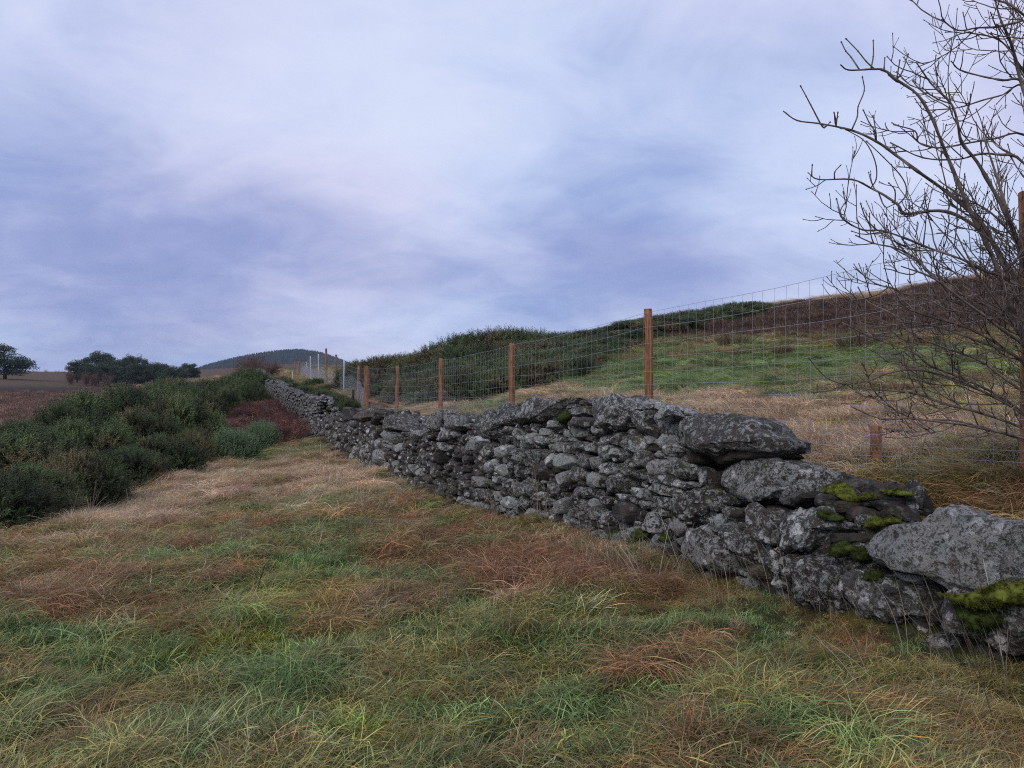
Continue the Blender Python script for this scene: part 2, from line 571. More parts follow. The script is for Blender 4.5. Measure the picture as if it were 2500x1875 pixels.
def rock_material(name, lichen=0.0, tone=1.0, white=1.0, slate=False):
    m, g, b = mat(name)
    geo = g.n('ShaderNodeNewGeometry')
    info = g.n('ShaderNodeObjectInfo')
    rnd = info.outputs['Random']
    attr = g.n('ShaderNodeAttribute', attribute_name='lich')
    shift = g.n('ShaderNodeCombineXYZ')
    g.put(shift.inputs[0], g.math('MULTIPLY', rnd, 60.0))
    g.put(shift.inputs[2], g.math('MULTIPLY', rnd, 23.0))
    p = g.vmath('ADD', geo.outputs['Position'], shift.outputs[0])
    sc = g.n('ShaderNodeVectorMath', operation='SCALE')
    g.put(sc.inputs[0], p)
    g.put(sc.inputs['Scale'], g.math('ADD', 0.62, g.math('MULTIPLY', g.math('FRACT', g.math('MULTIPLY', rnd, 7.31)), 0.85)))
    p = sc.outputs[0]
    r2 = g.math('FRACT', g.math('MULTIPLY', rnd, 13.7))
    r3 = g.math('FRACT', g.math('MULTIPLY', rnd, 29.3))
    amt = g.math('ADD', g.math('MULTIPLY', g.math('SUBTRACT', attr.outputs['Fac'], 0.5), 0.26), lichen)
    n1 = g.noise(p, 7.0, 8.0, 0.66, 0.3)
    base = g.mix(g.smooth(n1, 0.32, 0.68), (.024 * tone, .022 * tone, .021 * tone), (.105 * tone, .097 * tone, .090 * tone))
    brown = g.smooth(g.noise(p, 3.3, 6.0, 0.7), 0.46, 0.60)
    base = g.mix(g.math('MULTIPLY', brown, 0.65), base, (.075 * tone, .054 * tone, .040 * tone))
    tone_n = g.n('ShaderNodeCombineColor')
    k0 = g.math('ADD', 0.55, g.math('MULTIPLY', r2, 0.95))
    g.put(tone_n.inputs[0], g.math('MULTIPLY', k0, g.math('ADD', 0.97, g.math('MULTIPLY', r3, 0.14))))
    g.put(tone_n.inputs[1], k0)
    g.put(tone_n.inputs[2], g.math('MULTIPLY', k0, g.math('SUBTRACT', 1.02, g.math('MULTIPLY', r3, 0.14))))
    base = g.mul(base, tone_n.outputs[0])
    # grey crust of lichen, broken up at two scales
    l1 = g.noise(p, 15.0, 9.0, 0.74, 0.6)
    l2 = g.noise(p, 52.0, 6.0, 0.72)
    lm = g.math('ADD', g.math('ADD', g.math('MULTIPLY', l1, 0.58), g.math('MULTIPLY', l2, 0.42)), amt)
    lf = g.smooth(lm, 0.500, 0.550)
    lc = g.mix(g.smooth(g.noise(p, 5.0, 3.0, 0.5), 0.4, 0.62), (.440, .440, .420), (.41, .46, .44))
    lc = g.mix(g.math('MULTIPLY', r3, 0.4), lc, (.24, .235, .215))
    c = g.mix(g.math('MULTIPLY', lf, 0.88), base, lc)
    # near white patches
    v = g.n('ShaderNodeTexVoronoi', feature='F1')
    g.put(v.inputs['Vector'], p)
    v.inputs['Scale'].default_value = 10.0
    dd = g.math('ADD', v.outputs['Distance'], g.math('MULTIPLY', g.math('SUBTRACT', g.noise(p, 17.0, 6.0, 0.75), 0.5), 1.25))
    gate = g.smooth(g.noise(p, 2.6, 2.0, 0.5), 0.40, 0.48)
    wf = g.math('MULTIPLY', g.smooth(dd, 0.30, 0.24), gate)
    c = g.mix(g.math('MULTIPLY', wf, 0.95 * white), c, (.70, .70, .68))
    # yellow-green crust
    yf = g.math('MULTIPLY', g.smooth(g.noise(p, 6.0, 5.0, 0.65), 0.60, 0.68), g.smooth(l2, 0.42, 0.55))
    c = g.mix(g.math('MULTIPLY', yf, 0.6), c, (.24, .25, .105))
    # dark pits
    pit = g.smooth(g.noise(p, 48.0, 4.0, 0.65), 0.46, 0.34)
    c = g.mix(g.math('MULTIPLY', pit, 0.75), c, (.022, .020, .020))
    # thin moss creeping over the upward faces
    nz = g.n('ShaderNodeSeparateXYZ')
    g.put(nz.inputs[0], geo.outputs['Normal'])
    mf = g.math('MULTIPLY', g.smooth(g.math('ADD', g.noise(p, 5.0, 6.0, 0.7), g.math('MULTIPLY', nz.outputs[2], 0.10)), 0.60, 0.70), 0.75)
    c = g.mix(mf, c, (.058, .062, .020))
    g.put(b.inputs['Base Color'], c)
    b.inputs['Roughness'].default_value = 0.72
    b.inputs['Specular IOR Level'].default_value = 0.35
    h = g.math('ADD', g.noise(p, 16.0, 9.0, 0.7), g.math('MULTIPLY', g.noise(p, 60.0, 5.0, 0.7), 0.45))
    h = g.math('ADD', h, g.math('MULTIPLY', lf, 0.22))
    if slate:
        st = g.vmath('MULTIPLY', p, (1.0, 1.0, 7.0))
        h = g.math('ADD', h, g.math('MULTIPLY', g.noise(st, 7.0, 5.0, 0.6), 0.9))
    bump(g, b, h, 1.0, 0.06)
    return m


def wood_material():
    m, g, b = mat('treated_wood')
    geo = g.n('ShaderNodeNewGeometry')
    info = g.n('ShaderNodeObjectInfo')
    p = g.vmath('ADD', geo.outputs['Position'], info.outputs['Random'])
    st = g.vmath('MULTIPLY', p, (1.0, 1.0, 0.06))
    n1 = g.noise(st, 60.0, 5.0, 0.6)
    n2_ = g.noise(g.vmath('MULTIPLY', p, (1, 1, 0.35)), 12.0, 5.0, 0.6)
    c = g.mix(g.smooth(n1, 0.3, 0.7), (.15, .064, .031), (.36, .165, .076))
    c = g.mix(g.smooth(n2_, 0.52, 0.68), c, (.12, .07, .045))
    knot = g.n('ShaderNodeTexVoronoi')
    g.put(knot.inputs['Vector'], g.vmath('MULTIPLY', p, (1, 1, 0.5)))
    knot.inputs['Scale'].default_value = 9.0
    c = g.mix(g.smooth(knot.outputs['Distance'], 0.18, 0.08), c, (.07, .03, .015))
    g.put(b.inputs['Base Color'], c)
    bump(g, b, n1, 0.4, 0.01)
    return m


def plain(name, col, rough=0.7, metal=0.0, var=0.25, scale=20.0, spec=0.3):
    m, g, b = mat(name)
    geo = g.n('ShaderNodeNewGeometry')
    n = g.noise(geo.outputs['Position'], scale, 5.0, 0.6)
    lo = tuple(c * (1 - var) for c in col)
    hi = tuple(min(1, c * (1 + var)) for c in col)
    g.put(b.inputs['Base Color'], g.mix(g.smooth(n, 0.3, 0.7), lo, hi))
    b.inputs['Roughness'].default_value = rough
    b.inputs['Metallic'].default_value = metal
    b.inputs['Specular IOR Level'].default_value = spec
    return m


def blade_material(name, rough=0.5, spec=0.3, trans=0.25):
    """colour comes from the tint of the tuft and a little from each blade"""
    m, g, b = mat(name)
    a = g.n('ShaderNodeAttribute', attribute_name='tint')
    a.attribute_type = 'INSTANCER'
    bl = g.n('ShaderNodeAttribute', attribute_name='blade')
    geo = g.n('ShaderNodeNewGeometry')
    c = g.mul(a.outputs['Color'], bl.outputs['Color'])
    g.put(b.inputs['Base Color'], c)
    b.inputs['Roughness'].default_value = rough
    b.inputs['Specular IOR Level'].default_value = spec
    if trans:
        tr = g.n('ShaderNodeBsdfTranslucent')
        g.put(tr.inputs['Color'], c)
        mx = g.n('ShaderNodeMixShader')
        mx.inputs[0].default_value = trans
        out = [n for n in m.node_tree.nodes if n.type == 'OUTPUT_MATERIAL'][0]
        m.node_tree.links.new(b.outputs[0], mx.inputs[1])
        m.node_tree.links.new(tr.outputs[0], mx.inputs[2])
        m.node_tree.links.new(mx.outputs[0], out.inputs['Surface'])
    return m


def leaf_material(name, lo, hi, brown=None, scale=1.2, obj_var=0.35, clump=False):
    m, g, b = mat(name)
    geo = g.n('ShaderNodeNewGeometry')
    info = g.n('ShaderNodeObjectInfo')
    p = geo.outputs['Position']
    isl = geo.outputs['Random Per Island']
    n = g.noise(p, scale, 4.0, 0.6)
    f = g.math('ADD', g.math('MULTIPLY', g.smooth(n, 0.3, 0.7), 0.6), g.math('MULTIPLY', isl, 0.4))
    c = g.mix(f, lo, hi)
    if brown:
        bf = g.smooth(g.math('ADD', g.noise(p, scale * 0.45, 3.0, 0.6), g.math('MULTIPLY', g.math('SUBTRACT', info.outputs['Random'], 0.5), 0.22)), 0.50, 0.66)
        c = g.mix(g.math('MULTIPLY', bf, 0.75), c, brown)
    k = g.math('ADD', 1.0 - obj_var / 2, g.math('MULTIPLY', info.outputs['Random'], obj_var))
    comb = g.n('ShaderNodeCombineColor')
    for s in comb.inputs:
        g.put(s, k)
    c = g.mul(c, comb.outputs[0])
    if clump:
        c = g.mul(c, g.n('ShaderNodeAttribute', attribute_name='clump').outputs['Color'])
    g.put(b.inputs['Base Color'], c)
    b.inputs['Roughness'].default_value = 0.55
    b.inputs['Specular IOR Level'].default_value = 0.3
    return m


M_GROUND = ground_material()
M_ROCK = rock_material('lichen_rock')
M_CAP = rock_material('weathered_cap_rock', lichen=-0.02, tone=1.1, white=0.6)
M_PALE = rock_material('pale_lichen_rock', lichen=0.03, tone=1.15)
M_DARK = rock_material('dark_slate_rock', lichen=-0.16, tone=0.9, white=0.2, slate=True)
M_FARROCK = rock_material('far_wall_rock', lichen=-0.005, tone=1.1, white=0.5)
M_WOOD = wood_material()
M_WIRE = plain('galvanised_wire', (.42, .44, .48), 0.45, 0.35, 0.1)
M_METAL = plain('galvanised_steel', (.62, .64, .68), 0.45, 0.35, 0.1)
M_OLDWOOD = plain('dark_old_wood', (.045, .038, .036), 0.9, 0, 0.4)
M_BARK = plain('grey_bark', (.150, .118, .100), 0.85, 0, 0.55, 14.0)
M_TWIG = plain('dark_twig', (.026, .022, .022), 0.8, 0, 0.4)
M_GRASS = blade_material('grass_blade', 0.5, 0.35, 0.22)
M_MOSS = plain('moss', (.088, .100, .018), 0.95, 0, 0.75, 16.0, 0.1)
M_MOSSD = plain('dark_moss', (.036, .050, .012), 0.95, 0, 0.55, 28.0, 0.1)
M_GORSE = leaf_material('gorse_needles', (.026, .042, .015), (.108, .154, .046), (.125, .084, .040), clump=True)
M_GORSE_Y = leaf_material('young_gorse_needles', (.070, .120, .055), (.170, .240, .110))
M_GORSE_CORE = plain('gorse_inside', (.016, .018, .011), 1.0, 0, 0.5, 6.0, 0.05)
M_GORSE_STEM = plain('gorse_stem', (.075, .060, .045), 0.9, 0, 0.4)
M_FLOWER = plain('gorse_flower', (.75, .50, .03), 0.6, 0, 0.2)
M_PINE = leaf_material('pine_needles', (.022, .038, .026), (.070, .100, .060), None, 0.35)
M_PINEBARK = plain('pine_bark', (.050, .040, .036), 0.9, 0, 0.4)
M_BIRCHTWIG = plain('birch_twigs', (.170, .105, .085), 0.9, 0, 0.35, 3.0)
M_BIRCHBARK = plain('birch_bark', (.30, .28, .27), 0.8, 0, 0.35, 3.0)
M_SPRUCE = leaf_material('spruce_plantation', (.010, .018, .018), (.026, .040, .034), None, 0.02)
M_HILL = plain('forest_floor', (.018, .026, .024), 1.0, 0, 0.3, 0.02)

# ------------------------------------------------------------------ ground sheet


def build_ground():
    az = np.concatenate([np.linspace(-180, -46, 36, endpoint=False), np.linspace(-46, 46, 330, endpoint=False), np.linspace(46, 180, 36, endpoint=False)])
    az = np.radians(az)
    r = np.concatenate([[0.4], np.geomspace(1.0, 120, 250), np.geomspace(126, 2600, 50)])
    A, R = np.meshgrid(az, r)
    x, y = (R * np.sin(A)).ravel(), (R * np.cos(A)).ravel()
    z = height(x, y)
    c, S, px, py, hw = zone_color(x, np.where(y > 0.5, y, 0.5), z)
    na, nr = len(az), len(r)
    i = np.arange(nr - 1)[:, None] * na
    j = np.arange(na)[None]
    j2 = (j + 1) % na
    Q = np.stack([i + j, i + na + j, i + na + j2, i + j2], -1).reshape(-1, 4)
    V = np.stack([x, y, z], -1)
    V = np.concatenate([V, [[0, 0, -1.6]]])
    k = len(V) - 1
    jj = np.arange(na)
    T = np.stack([jj, (jj + 1) % na, np.full(na, k)], -1)
    me = new_mesh('ground', V, [Q, T], smooth=True)
    col = np.ones((len(V), 4), np.float32)
    col[:-1, :3] = c * 0.33  # turf colour darkened to paint in shade between the grass tufts
    col[-1, :3] = col[0, :3]
    a = me.color_attributes.new('zone', 'FLOAT_COLOR', 'POINT')
    a.data.foreach_set('color', col.ravel())
    o = obj('ground', me, M_GROUND)
    tag(o, 'rough sloping hill pasture of tussocky grass, heather and moor', 'ground', kind='structure')


build_ground()

# ------------------------------------------------------------------ dry stone wall
FOOT = [(2600, 1640, 3.88), (2290, 1560, 4.38), (2000, 1490, 5.0), (1800, 1410, 5.97), (1660, 1370, 6.61), (1500, 1340, 7.24), (1400, 1300, 8.19),
        (1250, 1260, 9.44), (1100, 1215, 11.4), (1000, 1190, 13.0), (900, 1140, 16.7), (830, 1105, 20.2), (770, 1070, 26.5), (742, 1052, 30.0)]


def smooth_path(pts, step, win):
    P = np.array([((a - CX) / FPX * Y, Y, -(b - CY) / FPX * Y) for a, b, Y in pts])
    L = np.concatenate([[0], np.cumsum(np.linalg.norm(np.diff(P[:, :2], axis=0), axis=1))])
    s = np.arange(0, L[-1], step)
    Q = np.stack([np.interp(s, L, P[:, k]) for k in range(3)], -1)
    k = int(win / step) | 1
    h = k // 2
    pad = np.concatenate([2 * Q[0] - Q[h:0:-1], Q, 2 * Q[-1] - Q[-2:-h - 2:-1]])
    ker = np.ones(k) / k
    return s, np.stack([np.convolve(pad[:, c], ker, 'valid') for c in range(3)], -1)


FS, FP = smooth_path(FOOT, 0.02, 1.4)
FT = np.gradient(FP[:, :2], axis=0)
FT /= np.linalg.norm(FT, axis=1)[:, None]
FN = np.stack([-FT[:, 1], FT[:, 0]], -1)         # outwards, towards the grass in front
LEAN = 0.14


def face_point(s, h, back=0.0):
    s = np.asarray(s, float)
    x, y, z = (np.interp(s, FS, FP[:, k]) for k in range(3))
    nx, ny = np.interp(s, FS, FN[:, 0]), np.interp(s, FS, FN[:, 1])
    d = LEAN * np.asarray(h) + back
    return np.stack([x - nx * d, y - ny * d, z + h], -1)


def face_inv(px, py, back=0.0):
    """photograph column / row -> (s, h) on the face set back by `back` metres"""
    px, py = np.asarray(px, float), np.asarray(py, float)
    h = np.full(px.shape, 0.5)
    ratio = (px - CX) / FPX
    for _ in range(6):
        hm = float(np.mean(h))
        # ratio along the wall for the mean height; correct per point with two sweeps
        d = LEAN * hm + back
        bx, by = FP[:, 0] - FN[:, 0] * d, FP[:, 1] - FN[:, 1] * d
        rr = bx / by
        s = np.interp(-ratio, -rr, FS)
        Y = np.interp(s, FS, by)
        h = -(py - CY) / FPX * Y - np.interp(s, FS, FP[:, 2])
    return s, h


# stones read off the photograph: (kind, set-back, outline or ellipse)
TR = []


def P_(kind, back, *pts, **kw):
    TR.append((kind, back, np.array(pts, float).reshape(-1, 2), kw))


def E_(kind, back, cx, cy, rx, ry, rot=0.0, **kw):
    th = np.linspace(0, 2 * math.pi, 13)[:-1]
    rad = 1.0 + rng.normal(0, 0.07, 12)
    x, y = rx * rad * np.cos(th), ry * rad * np.sin(th)
    a = math.radians(rot)
    TR.append((kind, back, np.stack([cx + x * math.cos(a) - y * math.sin(a), cy + x * math.sin(a) + y * math.cos(a)], -1), kw))


# great cap slab and caps
P_('capstone', .02, 1630, 1030, 1660, 1014, 1703, 1012, 1797, 1004, 1844, 1027, 1862, 1052, 1891, 1058, 1901, 1082, 1887, 1097, 1815, 1105, 1764, 1113, 1717, 1112, 1699, 1095, 1655, 1070, 1632, 1062, m='c', tilt=(.05, -.5), df=.16, db=.5, lich=.66)
P_('capstone', .1, 1712, 1108, 1890, 1094, 1868, 1114, 1775, 1134, 1722, 1130, m='d', df=.12, db=.4)
P_('capstone', -.02, 1631, 979, 1645, 1000, 1658, 1014, 1633, 1021, 1629, 1047, 1634, 1061, 1629, 1076, 1616, 1068, 1600, 1041, 1604, 1018, 1618, 996, m='c', lich=.75, df=.1)
P_('capstone', .25, 1640, 988, 1672, 993, 1698, 1011, 1660, 1018, 1646, 1006, m='p', df=.08)
P_('capstone', .05, 1557, 1001, 1595, 1000, 1622, 990, 1604, 1020, 1600, 1042, 1618, 1068, 1609, 1076, 1587, 1067, 1558, 1047, 1548, 1021, m='c', lich=.62)
P_('capstone', .0, 1454, 980, 1493, 966, 1522, 962, 1566, 963, 1575, 987, 1557, 998, 1550, 1022, 1537, 1045, 1492, 1047, 1470, 1035, 1456, 1026, 1464, 1010, 1450, 996, m='c', tilt=(0, -.35), df=.14, db=.45)
P_('capstone', .02, 1389, 1010, 1398, 997, 1427, 986, 1457, 995, 1468, 1011, 1448, 1022, 1403, 1023, 1392, 1033, m='c', tilt=(0, -.4), df=.1, db=.4)
P_('capstone', -.02, 1396, 1020, 1454, 1019, 1462, 1033, 1443, 1045, 1402, 1041, m='c')
P_('capstone', .0, 1271, 1002, 1273, 980, 1298, 971, 1322, 974, 1372, 969, 1404, 975, 1401, 988, 1382, 999, 1367, 1022, 1331, 1031, 1295, 1033, 1273, 1042, m='c', tilt=(0, -.35), df=.13, db=.45)
P_('capstone', .03, 1175, 1037, 1184, 1012, 1221, 992, 1251, 985, 1274, 999, 1270, 1028, 1233, 1044, 1230, 1066, 1204, 1070, 1186, 1060, m='c', df=.16, db=.45)
P_('capstone', .05, 1048, 1051, 1052, 1019, 1081, 996, 1104, 1012, 1083, 1026, 1074, 1051, 1056, 1058, m='c')
P_('capstone', -.03, 1074, 1048, 1077, 1022, 1113, 1012, 1141, 1026, 1140, 1047, 1117, 1051, m='c', df=.16)
P_('capstone', -.02, 1046, 1075, 1074, 1049, 1136, 1048, 1127, 1066, 1099, 1076, 1059, 1083, m='c', df=.14, lich=.7)
P_('stone', .0, 1065, 1094, 1081, 1079, 1115, 1088, 1109, 1101, 1067, 1103)
P_('stone', .12, 1124, 1087, 1160, 1066, 1178, 1052, 1190, 1069, 1182, 1099, 1135, 1101, lich=.8)
P_('stone', .0, 992, 1063, 1037, 1046, 1051, 1055, 1016, 1079, 1001, 1078)
P_('stone', .0, 1057, 1124, 1077, 1103, 1102, 1118, 1081, 1137, 1059, 1130, m='d')
P_('stone', .15, 1153, 1118, 1178, 1098, 1181, 1113, 1166, 1123, m='d')
for e in ((1129, 1114, 15, 5, 12), (1114, 1123, 13, 6, 15), (1142, 1131, 11, 5, 8), (1120, 1134, 10, 4, 0), (1110, 1108, 9, 5, 20), (1150, 1109, 12, 4, 5)):
    E_('stone', .14, *e, m='d', df=.05)
P_('capstone', .03, 904, 1040, 911, 1017, 947, 996, 973, 1006, 938, 1022, 926, 1041, m='d', df=.2)
P_('capstone', -.05, 927, 1040, 947, 1020, 976, 1010, 1000, 1054, 969, 1056, 932, 1048, m='c', df=.2, lich=.6)
P_('stone', -.03, 927, 1071, 951, 1048, 981, 1060, 986, 1075, 972, 1085, 945, 1076)
P_('stone', -.04, 925, 1086, 945, 1073, 970, 1082, 963, 1096, 943, 1093, m='p')
P_('stone', .0, 905, 1109, 918, 1100, 937, 1095, 946, 1124, 915, 1134)
P_('capstone', .05, 829, 1002, 860, 996, 889, 997, 898, 1017, 862, 1028, 835, 1020, m='d', df=.2)
P_('capstone', .0, 865, 1014, 903, 999, 928, 1008, 908, 1028, 868, 1028, m='d', df=.2)
# boulders of the broken end
P_('boulder', .22, 1758, 1187, 1772, 1140, 1827, 1126, 1903, 1114, 1989, 1139, 2006, 1155, 1989, 1195, 1953, 1200, 1917, 1224, 1870, 1228, 1834, 1235, 1787, 1243, 1765, 1224, m='r', tilt=(.0, -.2), df=.2, db=.4, lich=.7)
P_('boulder', .55, 1985, 1165, 2044, 1154, 2098, 1165, 2138, 1184, 2130, 1202, 2090, 1207, 2040, 1190, 2012, 1200, 1985, 1197, m='d', tilt=(0, -.5), df=.14)
P_('boulder', .55, 2130, 1190, 2170, 1183, 2226, 1205, 2234, 1238, 2206, 1252, 2130, 1226, m='d', df=.15)
P_('stone', .12, 1908, 1228, 1931, 1180, 1953, 1186, 1954, 1213, 1926, 1236, lich=.75)
P_('stone', .2, 1953, 1196, 2009, 1194, 1984, 1216, 1948, 1240, 1930, 1236, m='d')
P_('stone', .3, 2013, 1197, 2049, 1180, 2089, 1222, 2062, 1228, 2022, 1220, m='d')
P_('stone', .2, 1981, 1226, 2010, 1204, 2045, 1209, 2041, 1234, 2009, 1243, m='d')
P_('stone', .18, 2027, 1238, 2053, 1222, 2080, 1224, 2083, 1243, 2057, 1254, 2031, 1250, m='d')
P_('stone', .3, 2082, 1229, 2112, 1222, 2123, 1235, 2094, 1240, m='d')
P_('stone', .2, 2055, 1262, 2084, 1238, 2105, 1236, 2126, 1252, 2094, 1272, 2070, 1274, m='d')
P_('stone', .16, 2080, 1285, 2101, 1256, 2118, 1260, 2120, 1285, 2104, 1299, m='r', lich=.2)
P_('slab', .32, 2121, 1228, 2163, 1219, 2223, 1253, 2223, 1268, 2199, 1273, 2156, 1251, 2133, 1243, m='d', tilt=(0, -.3))
E_('stone', .3, 2115, 1214, 19, 9, 0, m='d')
E_('stone', .25, 2139, 1277, 18, 14, 0, m='d')
E_('stone', .3, 2177, 1276, 22, 11, 0, m='d')
E_('stone', .26, 2165, 1256, 14, 13, 0, m='d')
E_('stone', .26, 2130, 1257, 18, 11, 0, m='d')
P_('boulder', .0, 1825, 1275, 1837, 1238, 1859, 1237, 1917, 1266, 1926, 1296, 1918, 1329, 1874, 1330, 1837, 1304, m='r', df=.14, lich=.45)
P_('boulder', .05, 1922, 1271, 1940, 1238, 1986, 1233, 2018, 1259, 2064, 1280, 2020, 1297, 2017, 1336, 1984, 1352, 1950, 1352, 1924, 1336, m='r', df=.15, tilt=(.1, -.35), lich=.62)
P_('slab', .15, 1870, 1226, 1917, 1251, 1933, 1256, 1926, 1268, 1880, 1246, m='d')
P_('stone', .42, 1690, 1112, 1800, 1110, 1805, 1150, 1760, 1198, 1700, 1195, m='d', df=.08, db=.15)  # dark filler stone added to keep the gap under the cap slab dark
P_('stone', .22, 2130, 1370, 2200, 1380, 2290, 1400, 2290, 1440, 2160, 1410, m='d', df=.08, db=.15)
P_('slab', .08, 2034, 1303, 2101, 1298, 2122, 1318, 2046, 1330, 2018, 1326, m='d')
P_('slab', .0, 2042, 1333, 2130, 1331, 2136, 1361, 2090, 1369, 2060, 1356, m='r', lich=.6)
P_('boulder', -.02, 2128, 1328, 2138, 1296, 2206, 1274, 2279, 1253, 2340, 1231, 2400, 1268, 2460, 1272, 2560, 1290, 2580, 1400, 2480, 1430, 2400, 1449, 2330, 1427, 2293, 1407, 2235, 1396, 2170, 1385, 2134, 1362, m='c', df=.18, db=.5, lich=.85, tilt=(0, -.25))
P_('boulder', -.12, 2292, 1445, 2317, 1428, 2341, 1430, 2365, 1440, 2409, 1442, 2462, 1423, 2540, 1414, 2620, 1430, 2620, 1610, 2560, 1620, 2480, 1600, 2400, 1575, 2330, 1550, 2298, 1510, m='r', df=.2, db=.4, lich=.5)
P_('boulder', -.04, 1971, 1365, 2011, 1353, 2049, 1375, 2085, 1433, 2093, 1478, 2054, 1490, 1997, 1490, 1950, 1449, 1963, 1412, m='r', df=.14, lich=.5)
P_('boulder', -.02, 2071, 1433, 2083, 1394, 2152, 1396, 2279, 1433, 2295, 1470, 2270, 1510, 2180, 1520, 2120, 1500, m='r', df=.14, lich=.6)
P_('stone', .02, 2092, 1386, 2130, 1367, 2157, 1397, 2105, 1397, lich=.6)
P_('slab', -.04, 2154, 1385, 2206, 1399, 2257, 1403, 2288, 1419, 2275, 1432, 2170, 1406, m='p')
P_('stone', .0, 1873, 1361, 1892, 1331, 1917, 1335, 1962, 1376, 1965, 1420, 1931, 1431, 1894, 1395, df=.12, lich=.55)
P_('stone', .0, 1822, 1380, 1845, 1371, 1881, 1382, 1889, 1408, 1856, 1416, 1827, 1398, m='d', lich=.5)
P_('stone', -.02, 1887, 1408, 1917, 1411, 1922, 1434, 1892, 1439, lich=.75)
P_('stone', .0, 1768, 1296, 1794, 1284, 1823, 1288, 1861, 1328, 1872, 1350, 1859, 1377, 1837, 1369, 1790, 1340, df=.13, lich=.5)
P_('boulder', -.05, 1660, 1328, 1674, 1300, 1686, 1280, 1708, 1274, 1726, 1287, 1744, 1308, 1783, 1340, 1806, 1372, 1790, 1396, 1744, 1400, 1717, 1390, 1681, 1364, 1662, 1346, m='p', df=.12)
P_('stone', .0, 1730, 1273, 1761, 1247, 1770, 1284, 1753, 1301, 1733, 1288, lich=.8)
P_('stone', .08, 1769, 1251, 1834, 1237, 1827, 1274, 1789, 1278, m='d')
P_('boulder', .0, 1645, 1245, 1647, 1221, 1681, 1193, 1733, 1187, 1758, 1211, 1758, 1229, 1731, 1234, 1722, 1276, 1697, 1275, 1674, 1269, 1650, 1254, m='r', df=.09, lich=.4)
P_('stone', .0, 1733, 1231, 1760, 1225, 1769, 1239, 1753, 1249, 1733, 1247, lich=.7)
P_('stone', .06, 1704, 1160, 1716, 1136, 1733, 1159, 1729, 1187, 1703, 1185, lich=.55)
P_('stone', .1, 1732, 1155, 1757, 1140, 1760, 1177, 1757, 1221, 1736, 1196, m='d')
# courses of the standing face
P_('stone', -.02, 1639, 1148, 1667, 1120, 1695, 1141, 1699, 1157, 1667, 1176, 1645, 1164, df=.1)
P_('stone', -.02, 1579, 1141, 1605, 1122, 1632, 1123, 1635, 1153, 1604, 1162, 1587, 1160, df=.09)
P_('stone', .0, 1464, 1156, 1483, 1133, 1510, 1124, 1523, 1137, 1525, 1158, 1468, 1160, lich=.7)
P_('stone', -.02, 1463, 1119, 1474, 1091, 1496, 1086, 1500, 1115, 1477, 1135, m='p')
P_('stone', .03, 1614, 1083, 1631, 1077, 1673, 1097, 1675, 1114, 1658, 1122, 1624, 1106)
P_('stone', .02, 1594, 1102, 1624, 1107, 1634, 1117, 1609, 1119)
P_('stone', .06, 1673, 1096, 1710, 1105, 1718, 1128, 1694, 1134, 1675, 1116, m='d')
P_('stone', .06, 1583, 1086, 1612, 1084, 1614, 1102, 1593, 1103, m='d')
P_('stone', .0, 1467, 1168, 1483, 1158, 1537, 1167, 1568, 1186, 1531, 1205, 1495, 1206, 1471, 1194, df=.1, lich=.6)
P_('stone', -.01, 1530, 1189, 1577, 1192, 1599, 1202, 1584, 1222, 1551, 1213, 1532, 1204, lich=.62)
P_('stone', -.01, 1568, 1181, 1600, 1180, 1665, 1192, 1663, 1214, 1640, 1215, 1598, 1201, lich=.7)
P_('stone', .0, 1577, 1162, 1604, 1169, 1606, 1180, 1577, 1178, lich=.7)
P_('stone', .0, 1604, 1163, 1647, 1160, 1677, 1172, 1686, 1191, 1631, 1187, 1606, 1176, lich=.5)
P_('stone', .0, 1588, 1229, 1604, 1212, 1650, 1219, 1646, 1248, 1620, 1240, lich=.4)
P_('stone', .0, 1554, 1226, 1577, 1221, 1592, 1235, 1566, 1245, lich=.7)
P_('stone', -.02, 1562, 1273, 1580, 1256, 1601, 1247, 1609, 1266, 1635, 1277, 1628, 1299, 1601, 1304, 1575, 1290, lich=.7)
P_('stone', .03, 1606, 1244, 1636, 1238, 1653, 1257, 1634, 1267, 1616, 1262)
P_('stone', -.04, 1508, 1313, 1536, 1281, 1561, 1283, 1570, 1304, 1545, 1315, 1538, 1348, 1510, 1348, m='p')
P_('stone', -.03, 1588, 1321, 1598, 1303, 1637, 1310, 1643, 1331, 1627, 1347, 1601, 1344, lich=.75)
P_('stone', .02, 1500, 1251, 1518, 1221, 1554, 1230, 1567, 1258, 1555, 1279, 1509, 1277, m='d', lich=.5)
P_('stone', .02, 1298, 1148, 1316, 1133, 1338, 1135, 1358, 1165, 1341, 1172, 1308, 1172, m='d', lich=.55)
P_('stone', .03, 1339, 1140, 1363, 1135, 1385, 1145, 1363, 1159, 1341, 1152, m='d')
P_('stone', -.02, 1360, 1167, 1390, 1148, 1400, 1156, 1374, 1190, lich=.95)
P_('stone', .0, 1376, 1199, 1408, 1186, 1468, 1193, 1472, 1208, 1431, 1220, 1399, 1220, 1381, 1210, lich=.5)
